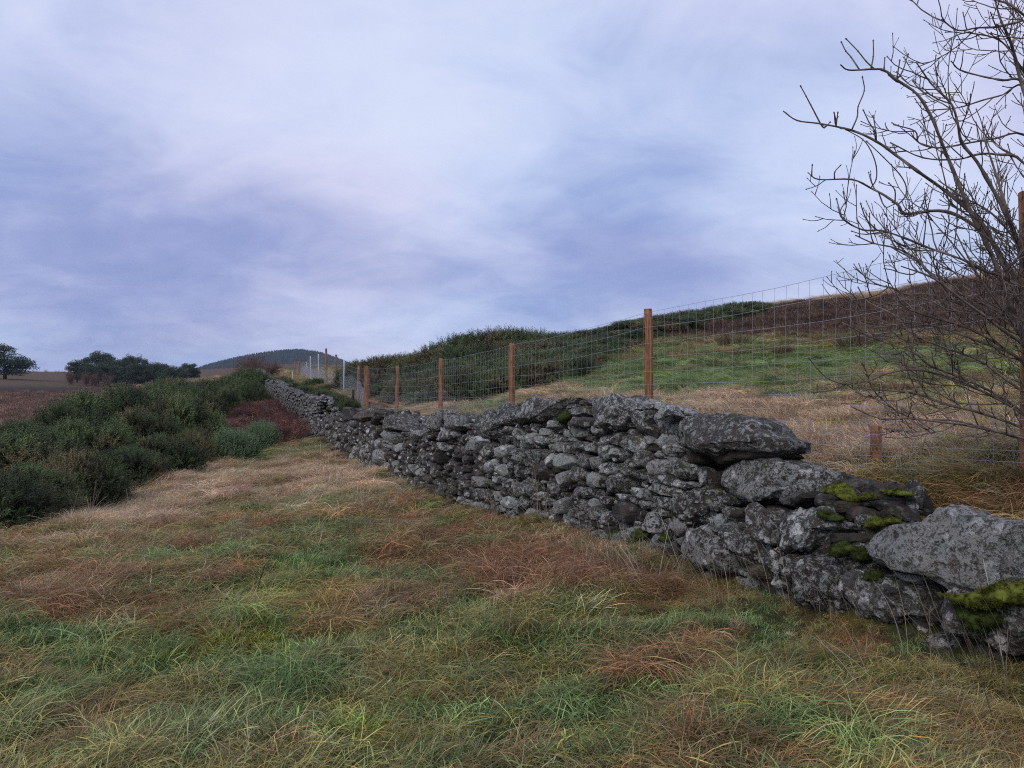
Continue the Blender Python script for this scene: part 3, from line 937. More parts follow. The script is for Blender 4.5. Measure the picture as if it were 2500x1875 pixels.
for e in ((1565, 1117, 18, 27, 15), (1564, 1159, 14, 17, 0), (1538, 1143, 18, 22, 0), (1557, 1087, 26, 23, -15), (1516, 1071, 21, 23, 0), (1481, 1072, 14, 14, 0),
          (1464, 1052, 15, 13, 30), (1527, 1114, 14, 14, 0), (1503, 1104, 10, 13, 0), (1548, 1057, 16, 10, 20), (1354, 1192, 22, 21, -20), (1451, 1172, 17, 21, 0),
          (1413, 1158, 15, 21, 0), (1431, 1127, 18, 20, 0), (1385, 1129, 25, 20, 10), (1349, 1121, 17, 20, 0), (1312, 1113, 19, 23, 0), (1272, 1114, 23, 23, 0),
          (1228, 1104, 15, 18, 0), (1240, 1121, 14, 13, 0), (1293, 1130, 9, 11, 0), (1231, 1146, 15, 17, 0), (1252, 1143, 10, 18, 0), (1273, 1147, 13, 22, 0),
          (1291, 1151, 13, 10, -15), (1202, 1138, 19, 21, 0), (1195, 1100, 14, 19, 8), (1271, 1060, 23, 16, 15), (1243, 1052, 12, 13, 0), (1249, 1074, 11, 10, 0),
          (1284, 1085, 15, 12, 0), (1267, 1081, 11, 10, 0), (1302, 1068, 13, 15, 0), (1324, 1075, 19, 12, 5), (1331, 1056, 16, 11, -10), (1351, 1038, 16, 13, 0),
          (1359, 1074, 21, 14, -8), (1366, 1089, 20, 12, 30), (1390, 1094, 15, 17, 0), (1420, 1089, 19, 15, 0), (1418, 1057, 21, 16, -15), (1450, 1071, 9, 9, 0),
          (1446, 1093, 13, 13, 0), (1457, 1129, 12, 18, 0), (1247, 1097, 12, 14, 0), (1252, 1189, 15, 21, 0), (1273, 1195, 15, 21, 0), (1305, 1192, 21, 27, 25),
          (1318, 1210, 15, 14, 0), (1236, 1204, 10, 9, 0), (1247, 1226, 18, 15, 0), (1282, 1228, 18, 20, 0), (1300, 1252, 19, 12, 0), (1372, 1232, 23, 23, 0),
          (1418, 1230, 20, 19, 0), (1418, 1258, 21, 13, 0), (1453, 1227, 16, 12, 0), (1455, 1253, 18, 19, 0), (1425, 1284, 19, 17, 0), (1396, 1275, 10, 13, 0),
          (1488, 1265, 19, 19, 0), (1522, 1216, 23, 11, -6), (1480, 1223, 19, 13, 0), (1339, 1228, 15, 15, 0), (1330, 1257, 15, 13, 0), (1360, 1263, 16, 11, 0),
          (1657, 1287, 22, 23, 0), (1593, 1355, 19, 13, 0), (1563, 1320, 22, 23, 0), (1216, 1172, 20, 12, -12), (1168, 1178, 22, 14, 0), (1185, 1205, 20, 13, 0), (1226, 1242, 16, 9, 0)):
    E_('stone', rng.uniform(-.03, .02), *e, lich=rng.choice([rng.uniform(.2, .45), rng.uniform(.5, .75), rng.uniform(.7, 1.0)]))
for e in ((1465, 1309, 22, 19, 0), (1219, 1213, 9, 15, 0)):
    E_('stone', -.02, *e, m='p')

REGION_TOP = [(768, 1042), (800, 1014), (830, 1003), (930, 1003), (985, 1050), (1003, 1062), (1046, 1045), (1052, 1010), (1140, 1020), (1150, 1085), (1176, 1075), (1190, 1010), (1270, 980), (1400, 978),
              (1570, 970), (1625, 990), (1660, 1075), (1700, 1112), (1750, 1140), (1760, 1190), (1830, 1250), (1920, 1280), (2020, 1310), (2130, 1380), (2290, 1450), (2600, 1460)]


def poly_mask(px, py, poly):
    inside = np.zeros(px.shape, bool)
    n = len(poly)
    j = n - 1
    for i in range(n):
        xi, yi = poly[i]
        xj, yj = poly[j]
        if yi != yj:
            c = ((yi > py) != (yj > py)) & (px < (xj - xi) * (py - yi) / (yj - yi) + xi)
            inside ^= c
        j = i
    return inside


def radial(poly, nseg):
    """radius of a star-shaped outline about its centroid"""
    n = len(poly)
    q = np.roll(poly, -1, 0)
    cr = poly[:, 0] * q[:, 1] - q[:, 0] * poly[:, 1]
    A = cr.sum() / 2
    c = ((poly + q) * cr[:, None]).sum(0) / (6 * A)
    p, q = poly - c, q - c
    th = np.arange(nseg) * 2 * math.pi / nseg
    d = np.stack([np.cos(th), np.sin(th)], -1)
    e = q - p
    den = d[:, None, 0] * e[None, :, 1] - d[:, None, 1] * e[None, :, 0]
    den = np.where(np.abs(den) < 1e-12, 1e-12, den)
    t = (p[None, :, 0] * e[None, :, 1] - p[None, :, 1] * e[None, :, 0]) / den
    u = (p[None, :, 0] * d[:, None, 1] - p[None, :, 1] * d[:, None, 0]) / den
    ok = (t > 0) & (u >= -1e-6) & (u <= 1 + 1e-6)
    r = np.where(ok, t, -1).max(1)
    r = np.where(r <= 0, np.median(r[r > 0]) if (r > 0).any() else 0.02, r)
    return c, r


def stone_shape(r, df, db, rings=9, tilt=(0, 0), facets=4, amp=0.05, boxy=0.55, flat=0.8):
    """rounded angular stone: outline r(theta) in the plane of the face, domed to both sides"""
    n = len(r)
    th = np.arange(n) * 2 * math.pi / n
    phi = np.linspace(math.pi / 2, -math.pi / 2, rings + 2)[1:-1]
    c, s = np.cos(phi), np.sin(phi)
    rad = (c ** boxy)[:, None] * r[None]
    x, y = rad * np.cos(th), rad * np.sin(th)
    dz = np.where(s > 0, df, db) * np.sign(s) * np.abs(s) ** flat
    z = np.broadcast_to(dz[:, None], x.shape)
    V = np.stack([x, y, z], -1).reshape(-1, 3)
    V = np.concatenate([V, [[0, 0, df], [0, 0, -db]]])
    size = float(r.mean())
    # front follows a tilted plane
    w = np.clip((V[:, 2] + db * 0.3) / (df + db * 0.3), 0, 1)
    V[:, 2] += w * (tilt[0] * V[:, 0] + tilt[1] * V[:, 1])
    for _ in range(facets):
        v = rng.normal(0, 1, 3)
        v[2] = abs(v[2]) * 0.9 + 0.15
        v /= np.linalg.norm(v)
        d = V @ v
        lim = d.max() * (rng.uniform(0.58, 0.88) if n < 40 else rng.uniform(.74, .93))
        V -= np.maximum(0, d - lim)[:, None] * v * 0.92
    u = V / (np.linalg.norm(V, axis=1)[:, None] + 1e-9)
    off = rng.uniform(0, 50, 3)
    V += u * (fbm(V / size * 1.3 + off, 3)[:, None] * amp * size + fbm(V / size * 4.0 + off, 3)[:, None] * amp * 0.5 * size + (n > 40) * (fbm(V * 7.0 + off, 3)[:, None] * .022 - np.abs(vnoise(V * 9.0 + off[::-1]))[:, None] * .022 + fbm(V * 26.0 + off, 2)[:, None] * .007))
    i = np.arange(rings - 1)[:, None] * n
    j = np.arange(n)[None]
    j2 = (j + 1) % n
    Q = np.stack([i + j, i + n + j, i + n + j2, i + j2], -1).reshape(-1, 4)
    a, b = rings * n, rings * n + 1
    jj = np.arange(n)
    k = (jj + 1) % n
    T = np.concatenate([np.stack([jj, k, np.full(n, a)], -1), np.stack([(rings - 1) * n + k, (rings - 1) * n + jj, np.full(n, b)], -1)])
    return V, Q, T


def set_lich(me, v):
    a = me.attributes.new('lich', 'FLOAT', 'POINT')
    a.data.foreach_set('value', np.full(len(me.vertices), v, np.float32))


MATS = {'r': M_ROCK, 'c': M_CAP, 'p': M_PALE, 'd': M_DARK}


def build_wall():
    base = Vector(face_point(6.0, 0.0).tolist())
    wall = empty('dry_stone_wall', base)
    tag(wall, 'old grey dry stone wall with lichen, broken down at its near end', 'stone wall')
    stones = []         # (area in px, name, V, Q, T, O, mat, lich)
    # grid of the face
    ds = 0.013
    sg = np.arange(0.02, FS[-1] - 0.02, ds)
    hg = np.arange(-0.06, 1.65, ds)
    Sg, Hg = np.meshgrid(sg, hg)
    W = face_point(Sg.ravel(), Hg.ravel())
    gx, gy = proj(W[:, 0], W[:, 1], W[:, 2])
    lab = np.full(gx.shape, -1)
    top = np.array(REGION_TOP)
    ftop = np.interp(gx, top[:, 0], top[:, 1])
    fill = (gy > ftop) & (gx > 768)

    def frame(s0):
        t = np.array([np.interp(s0, FS, FT[:, 0]), np.interp(s0, FS, FT[:, 1]), 0.0])
        nrm = np.array([np.interp(s0, FS, FN[:, 0]), np.interp(s0, FS, FN[:, 1]), 0.0])
        t /= np.linalg.norm(t)
        nrm /= np.linalg.norm(nrm)
        up = np.array([0, 0, 1.0]) - nrm * LEAN
        up /= np.linalg.norm(up)
        n2_ = np.cross(up, t)
        if n2_ @ nrm < 0:
            n2_ = -n2_
        return t, up, n2_

    def emit(name, s0, h0, back, r, px_area, m, lich, df=None, db=None, tilt=None, big=False, protrude=0.0):
        size = r.mean()
        df = df if df is not None else min(0.13, 0.72 * size + 0.018)
        db = db if db is not None else max(0.16, 1.1 * size)
        if tilt is None:
            tilt = tuple(rng.normal(0, 0.16, 2))
        V, Q, T = stone_shape(r, df, db, rings=44 if big else 10, tilt=tilt, facets=int(rng.integers(6, 10)) if not big else 11,
                              amp=0.085 if big else 0.075, boxy=0.30 if big else 0.45, flat=0.6 if big else 0.75)
        O = face_point(np.array([s0]), np.array([h0]), back)[0]
        t, u, nn = frame(s0)
        V[:, :2] *= .945 if not big else .985
        Wd = V[:, :1] * t + V[:, 1:2] * u + (V[:, 2:] + protrude) * nn
        if np.dot(np.cross(t, u), nn) < 0:
            Q, T = Q[:, ::-1], T[:, ::-1]
        stones.append((px_area, name, Wd, Q, T, O, m, lich))

    for i, (kind, back, poly, kw) in enumerate(TR):
        msk = poly_mask(gx, gy, poly) & (lab < 0)
        lab[msk] = i
        cp = catmull(np.concatenate([poly, poly[:1]]), 4)[:-1]
        area = abs((poly[:, 0] * np.roll(poly[:, 1], -1) - np.roll(poly[:, 0], -1) * poly[:, 1]).sum()) / 2
        big = area > 3500
        s, h = face_inv(cp[:, 0], cp[:, 1], back)
        nseg = 92 if big else 24
        c, r = radial(np.stack([s, h], -1), nseg)
        if big:
            th = np.arange(nseg) * 2 * math.pi / nseg
            r = r * (1 + 0.03 * fbm(np.stack([np.cos(th) * 3, np.sin(th) * 3, np.full(nseg, i * 1.7)], -1), 3))
        emit(kind, c[0], c[1], back, r, area, MATS[kw.get('m', 'r')], (max(kw.get('lich', rng.uniform(.5, .8)), .60 if kw.get('m', 'r') == 'r' else 0) - (.04 if big else 0)), kw.get('df'), kw.get('db'), kw.get('tilt'), big)
    # auto stones between them
    free = np.where(fill & (lab < 0))[0]
    depth_y = W[:, 1]
    order = rng.permutation(free)
    seeds = np.zeros((0, 2))
    tgt = []
    S_, H_ = Sg.ravel(), Hg.ravel()
    cell = {}
    for idx in order[:26000]:
        s, h = S_[idx], H_[idx]
        y = depth_y[idx]
        d = rng.uniform(.075, .135) if y < 14 else rng.uniform(.15, .25)
        if h < 0.35:
            d *= 1.15
        key = (int(s / .25), int(h / .2))
        ok = True
        for a in (-1, 0, 1):
            for b in (-1, 0, 1):
                for (s2, h2, d2) in cell.get((key[0] + a, key[1] + b), ()):
                    if ((s - s2) / 1.25) ** 2 + ((h - h2) / 0.8) ** 2 < (0.5 * (d + d2)) ** 2:
                        ok = False
                        break
                if not ok:
                    break
            if not ok:
                break
        if ok:
            cell.setdefault(key, []).append((s, h, d))
            tgt.append((s, h))
    seeds = np.array(tgt)
    best = np.full(len(free), -1)
    fs, fh = S_[free], H_[free]
    srt = np.argsort(seeds[:, 0])
    seeds = seeds[srt]
    for i in range(0, len(free), 4000):
        a, b = fs[i:i + 4000], fh[i:i + 4000]
        d = ((a[:, None] - seeds[None, :, 0]) / 1.25) ** 2 + ((b[:, None] - seeds[None, :, 1]) / 0.8) ** 2
        best[i:i + 4000] = d.argmin(1)
    o2 = np.argsort(best, kind='stable')
    bounds = np.searchsorted(best[o2], np.arange(len(seeds) + 1))
    nseg = 16
    for k in range(len(seeds)):
        ids = o2[bounds[k]:bounds[k + 1]]
        if len(ids) * ds * ds < 0.0018:
            continue
        s, h = fs[ids], fh[ids]
        c = np.array([s.mean(), h.mean()])
        th = np.arctan2(h - c[1], s - c[0])
        rr = np.hypot(h - c[1], s - c[0])
        bi = np.round(th / (2 * math.pi) * nseg).astype(int) % nseg
        r = np.zeros(nseg)
        np.maximum.at(r, bi, rr)
        r = np.where(r <= 0, np.median(rr), r)
        r = 0.2 * np.roll(r, 1) + 0.6 * r + 0.2 * np.roll(r, -1)
        r *= 1.0
        y = np.interp(c[0], FS, FP[:, 1])
        area = len(ids) * ds * ds * (FPX / y) ** 2 * 0.6
        q = rng.uniform()
        m = M_ROCK if q < .74 else (M_DARK if q < .84 else (M_PALE if q < .92 else M_CAP))
        if y > 17:
            m = M_DARK if q < .2 else (M_PALE if q > .85 else M_ROCK)
        emit('stone', c[0], c[1], rng.uniform(-.02, .09), r, area, m, rng.choice([rng.uniform(.15, .45), rng.uniform(.5, .75), rng.uniform(.7, 1.0)]))
    # the 300 stones that show largest are objects, smaller ones one mesh
    named = [x for x in stones if x[1] != 'stone']
    plain_ = sorted([x for x in stones if x[1] == 'stone'], key=lambda x: -x[0])
    for area, name, V, Q, T, O, m, lich in named + plain_[:300]:
        me = new_mesh(name, V, [Q, T], smooth=True, sharp=36)
        set_lich(me, lich)
        obj(name, me, m, wall, Vector(O.tolist()) - base)
    mb = MB()
    for area, name, V, Q, T, O, m, lich in plain_[300:]:
        mb.add(V + O - np.array(base), Q, T)
    # rubble along the top and the back of the wall, and the hearting inside
    col_top = np.zeros(len(sg))
    L2 = (fill | (lab >= 0)).reshape(Sg.shape)
    for c in range(len(sg)):
        w = np.where(L2[:, c])[0]
        col_top[c] = hg[w.max()] if len(w) else 0.3
    col_top = np.where(np.interp(sg, FS, FP[:, 1]) < 7.2, col_top * np.interp(np.interp(sg, FS, FP[:, 1]), [4.0, 6.3, 7.2], [.42, .5, .95]), col_top)
    k = 41
    pad = np.pad(col_top, k // 2, mode='edge')
    low = np.array([np.percentile(pad[i:i + k], 25) for i in range(len(col_top))])
    for _ in range(560):
        s = rng.uniform(4.3, sg[-1])
        ht = np.interp(s, sg, low)
        if rng.uniform() < 0.55:
            h, back = ht - rng.uniform(0.05, 0.18), rng.uniform(.18, .58)
        else:
            h, back = rng.uniform(0.25, max(0.3, ht - .1)), rng.uniform(.56, .64)
        rr = rng.uniform(.07, .15) * (1 + 0.2 * rng.normal(0, 1, 9))
        rr = np.clip(rr, .04, .22)
        V, Q, T = stone_shape(rr, rng.uniform(.05, .1), rng.uniform(.06, .12), rings=5, tilt=tuple(rng.normal(0, .3, 2)), facets=3, amp=.06)
        ax = rng.normal(0, 1, 3)
        ax /= np.linalg.norm(ax)
        O = face_point(np.array([s]), np.array([h]), back)[0]
        t, u, nn = frame(s)
        # lie flat on the top
        Wd = V[:, :1] * t + V[:, 2:] * u * 0.8 + V[:, 1:2] * nn if back < .55 else V[:, :1] * t + V[:, 1:2] * u - V[:, 2:] * nn
        mb.add(Wd + O - np.array(base), Q, T)
    # small dark stones spilling through the broken end
    for _ in range(190):
        qx, qy = rng.uniform(1890, 2235), rng.uniform(1190, 1345)
        back = float(np.interp(qy, [1190, 1300, 1345], [.62, .26, .12]) + rng.uniform(-.06, .06))
        s, h = face_inv(np.array([qx]), np.array([qy]), back)
        rr = np.clip(rng.uniform(.035, .075) * (1 + .22 * rng.normal(0, 1, 9)), .02, .12)
        V, Q, T = stone_shape(rr, rng.uniform(.03, .05), rng.uniform(.04, .08), rings=5, tilt=tuple(rng.normal(0, .4, 2)), facets=3, amp=.06)
        t, u, nn = frame(s[0])
        e = rng.normal(0, .35, 3)
        Wd = V[:, :1] * (t + e[0] * u) + V[:, 1:2] * (u + e[1] * nn) + V[:, 2:] * (nn + e[2] * u)
        if np.dot(np.cross(t, u), nn) < 0:
            Q, T = Q[:, ::-1], T[:, ::-1]
        mb.add(Wd + face_point(s, h, back)[0] - np.array(base), Q, T)
    me = mb.mesh('rubble', smooth=True, sharp=48)
    set_lich(me, .48)
    o = obj('rubble', me, M_ROCK, wall)
    o['kind'] = 'stuff'
    # hearting: small stone packed between the two faces, coloured dark so joints look shaded
    sc = np.arange(0.0, sg[-1], 0.07)
    prof = []
    for s in sc:
        ht = max(0.12, np.interp(s, sg, low) - 0.16)
        hs = np.linspace(-0.25, ht, 10)
        row = [(h, 0.22) for h in hs] + [(ht, b) for b in (.2, .3, .4, .5)] + [(h, 0.56) for h in np.linspace(ht, -0.25, 8)]
        prof.append(row)
    prof = np.array(prof)
    ns, npf = prof.shape[:2]
    V = np.concatenate([face_point(np.full(npf, s), prof[i, :, 0], prof[i, :, 1]) for i, s in enumerate(sc)])
    V = V + 0.05 * np.stack([fbm(V * 9 + 3.1, 2), fbm(V * 9 + 13.7, 2), fbm(V * 9 + 31.0, 2)], -1)
    i = np.arange(ns - 1)[:, None] * npf
    j = np.arange(npf - 1)[None]
    Q = np.stack([i + j, i + j + 1, i + npf + j + 1, i + npf + j], -1).reshape(-1, 4)
    me = new_mesh('hearting', V - np.array(base), [Q], smooth=False)
    set_lich(me, .1)
    o = obj('hearting', me, M_DARK, wall)
    o['kind'] = 'stuff'

    # moss cushions sitting on the stones
    def moss(back, poly, m=M_MOSS, df=.05, db=.06, fuzz=900, tilt=(0, -.5)):
        poly = np.array(poly, float).reshape(-1, 2)
        cp = catmull(np.concatenate([poly, poly[:1]]), 4)[:-1]
        s, h = face_inv(cp[:, 0], cp[:, 1], back)
        c, r = radial(np.stack([s, h], -1), 30)
        r = r * (1 + .10 * rng.normal(0, 1, 30))
        V, Q, T = stone_shape(r, df, db, rings=14, tilt=tilt, facets=0, amp=.12, boxy=.6)
        nv = len(V)
        pick = rng.integers(0, nv - 30 * 4, fuzz)
        p = V[pick] + rng.normal(0, r.mean() * .05, (fuzz, 3))
        u = p / (np.linalg.norm(p, axis=1)[:, None] + 1e-9) * .4 + rng.normal(0, .5, (fuzz, 3)) + np.array([0, .5, .4])
        u /= np.linalg.norm(u, axis=1)[:, None]
        ln = rng.uniform(.006, .018, fuzz)[:, None]
        sd = np.cross(u, rng.normal(0, 1, (fuzz, 3)))
        sd /= np.linalg.norm(sd, axis=1)[:, None] + 1e-9
        a, b, c3 = p - sd * .0022, p + sd * .0022, p + u * ln
        F = np.stack([a, b, c3], 1).reshape(-1, 3)
        V2 = np.concatenate([V, F])
        tr = np.arange(fuzz * 3).reshape(-1, 3) + nv
        O = face_point(np.array([c[0]]), np.array([c[1]]), back)[0]
        t, up, nn = frame(c[0])
        Wd = V2[:, :1] * t + V2[:, 1:2] * up + V2[:, 2:] * nn
        if np.dot(np.cross(t, up), nn) < 0:
            Q, T = Q[:, ::-1], T[:, ::-1]
        me = new_mesh('moss', Wd, [Q, T, tr], smooth=True)
        obj('moss', me, m, wall, Vector(O.tolist()) - base)

    moss(.22, (2013, 1196, 2030, 1186, 2049, 1178, 2066, 1190, 2090, 1222, 2070, 1222, 2056, 1212, 2035, 1208, 2020, 1206))
    moss(.4, (2156, 1199, 2190, 1194, 2225, 1206, 2222, 1212, 2170, 1206))
    moss(.2, (2100, 1213, 2116, 1206, 2134, 1208, 2134, 1218, 2108, 1220), fuzz=500)
    moss(.14, (2121, 1280, 2128, 1266, 2140, 1262, 2153, 1268, 2156, 1284, 2140, 1290, 2126, 1290), fuzz=500)
    moss(.2, (2156, 1278, 2166, 1267, 2180, 1264, 2198, 1274, 2180, 1278, 2166, 1282), fuzz=500)
    moss(-.02, (1990, 1246, 2010, 1248, 2040, 1256, 2056, 1268, 2030, 1272, 2006, 1262), M_MOSSD, df=.03, fuzz=600)
    moss(-.08, (2036, 1348, 2040, 1330, 2056, 1324, 2078, 1330, 2084, 1346, 2060, 1358, 2042, 1360), M_MOSSD, fuzz=700)
    moss(-.08, (2086, 1350, 2092, 1338, 2108, 1338, 2114, 1360, 2098, 1370), M_MOSSD, fuzz=500)
    moss(-.10, (2116, 1408, 2122, 1396, 2138, 1394, 2150, 1404, 2146, 1416, 2124, 1418), M_MOSSD, fuzz=500)
    moss(-.12, (2140, 1440, 2150, 1420, 2176, 1416, 2190, 1424, 2180, 1444, 2156, 1456, 2144, 1454), M_MOSSD, df=.03, fuzz=600)
    moss(-.08, (1542, 1310, 1548, 1296, 1562, 1292, 1580, 1300, 1576, 1314, 1562, 1318, 1556, 1334, 1544, 1332), M_MOSSD, df=.04, fuzz=700)
    moss(-.07, (1604, 1310, 1612, 1304, 1636, 1310, 1632, 1320, 1612, 1322), M_MOSSD, df=.03, fuzz=400)
    moss(-.06, (1490, 1300, 1500, 1292, 1512, 1298, 1508, 1314, 1494, 1318), M_MOSSD, df=.03, fuzz=300)
    moss(.0, (1390, 1006, 1400, 998, 1430, 992, 1446, 1000, 1430, 1010, 1400, 1014), M_MOSSD, df=.06, fuzz=500)
    moss(.0, (1366, 1024, 1372, 1008, 1388, 1000, 1394, 1012, 1388, 1028, 1376, 1030), M_MOSSD, df=.05, fuzz=400)
    # the thick moss blanket on the last boulder
    moss(-.24, (2325, 1446, 2356, 1440, 2409, 1443, 2462, 1421, 2540, 1410, 2620, 1424, 2620, 1470, 2540, 1474, 2470, 1478, 2420, 1488, 2370, 1482, 2335, 1470), M_MOSS, df=.17, db=.3, fuzz=9000, tilt=(0, -.5))
    moss(-.25, (2336, 1462, 2370, 1478, 2430, 1486, 2470, 1500, 2440, 1530, 2400, 1545, 2370, 1520, 2345, 1490), M_MOSSD, df=.12, fuzz=3500)
    return low, sg


WALL_LOW, WALL_SG = build_wall()

# the same sort of wall running on, far behind, up towards the hill
FAR_FOOT = [(800, 1068, 26.6), (786, 1064, 28.2), (720, 1022, 36), (665, 985, 48), (646, 950, 65), (632, 930, 80)]


def build_far_wall():
    s, P = smooth_path(FAR_FOOT, 0.1, 3.0)
    T = np.gradient(P[:, :2], axis=0)
    T /= np.linalg.norm(T, axis=1)[:, None]
    N = np.stack([-T[:, 1], T[:, 0]], -1)
    base = P[20].copy()
    zz = height(P[:, 0], P[:, 1])
    P[:, 2] = zz
    base[2] = zz[20]
    wall = empty('dry_stone_wall', base.tolist())
    tag(wall, 'distant grey dry stone wall climbing away past red bracken and gorse', 'stone wall')
    var = []
    for k in range(14):
        r = np.clip(1 + .2 * rng.normal(0, 1, 8), .6, 1.5)
        var.append(stone_shape(r, .6, .6, rings=4, tilt=(0, 0), facets=3, amp=.08, boxy=.5))
    ht = 1.12 + .12 * n2(s, s * 0, .8, 5.0)
    mb = MB()
    parts = []
    L = s[-1]

    def put(sv, h, across, a, b, c):
        i = min(int(sv / .1), len(P) - 1)
        t = np.array([T[i, 0], T[i, 1], (P[min(i + 5, len(P) - 1), 2] - P[max(i - 5, 0), 2]) / 1.0])
        t /= np.linalg.norm(t)
        n = np.array([N[i, 0], N[i, 1], 0])
        u = np.array([0, 0, 1.0])
        V, Q, Tr = var[int(rng.integers(len(var)))]
        e = rng.normal(0, .12, 2)
        V = V * np.array([a, b, c])
        V = V[:, :1] * (t + e[0] * u) + V[:, 1:2] * u + V[:, 2:] * (n + e[1] * u)
        parts.append((abs(sv), V, Q, Tr, P[i] + n * across + u * h))
    sv = 0.0
    for sv0 in np.arange(0, L, .30):
        step = .30 * (1 + sv0 / 60)
        i = min(int(sv0 / .1), len(P) - 1)
        for h in np.arange(.03, ht[i] - .05, .115):
            put(sv0 + rng.uniform(-.13, .13), h + rng.uniform(-.02, .02), .38 - .14 * h / ht[i] + rng.uniform(-.03, .05), rng.uniform(.11, .22), rng.uniform(.045, .08), rng.uniform(.10, .16))
            if rng.uniform() < .6:
                put(sv0 + rng.uniform(-.13, .13), h + rng.uniform(-.02, .02), -.38 + .14 * h / ht[i], rng.uniform(.11, .2), rng.uniform(.05, .08), rng.uniform(.10, .16))
        for _ in range(3):
            put(sv0 + rng.uniform(-.15, .15), ht[i] + rng.uniform(-.06, .05), rng.uniform(-.24, .26), rng.uniform(.13, .26), rng.uniform(.05, .09), rng.uniform(.13, .24))
    for _ in range(60):
        put(rng.uniform(-.1, .12), rng.uniform(.05, ht[0]), rng.uniform(-.36, .36), rng.uniform(.1, .16), rng.uniform(.05, .09), rng.uniform(.12, .2))
    parts.sort(key=lambda x: x[0])
    for k, (sv, V, Q, Tr, O) in enumerate(parts):
        if k < 300:
            me = new_mesh('stone', V, [Q, Tr], smooth=True, sharp=45)
            set_lich(me, rng.uniform(.35, .8))
            obj('stone', me, M_FARROCK if rng.uniform() < .65 else M_ROCK, wall, Vector((O - base).tolist()))
        else:
            mb.add(V + O - base, Q, Tr)
    me = mb.mesh('rubble', smooth=True, sharp=45)
    set_lich(me, .55)
    obj('rubble', me, M_FARROCK, wall)['kind'] = 'stuff'
    # hearting
    idx = np.arange(0, len(P), 5)
    prof = []
    for i in idx:
        n = np.array([N[i, 0], N[i, 1], 0])
        for a, h in ((.30, -.2), (.2, ht[i] - .1), (-.2, ht[i] - .1), (-.30, -.2)):
            prof.append(P[i] + n * a + np.array([0, 0, h]))
    i = np.arange(len(idx) - 1)[:, None] * 4
    j = np.arange(3)[None]
    Q = np.stack([i + j, i + j + 1, i + 5 + j, i + 4 + j], -1).reshape(-1, 4)
    me = new_mesh('hearting', np.array(prof) - base, [Q])
    set_lich(me, .1)
    obj('hearting', me, M_DARK, wall)['kind'] = 'stuff'
    return P, N


FARW_P, FARW_N = build_far_wall()

# ------------------------------------------------------------------ deer fence
U_ = 1.79


def kpos(k):
    return (2 - k) * U_, (3.03 + 2.59 * k) * U_


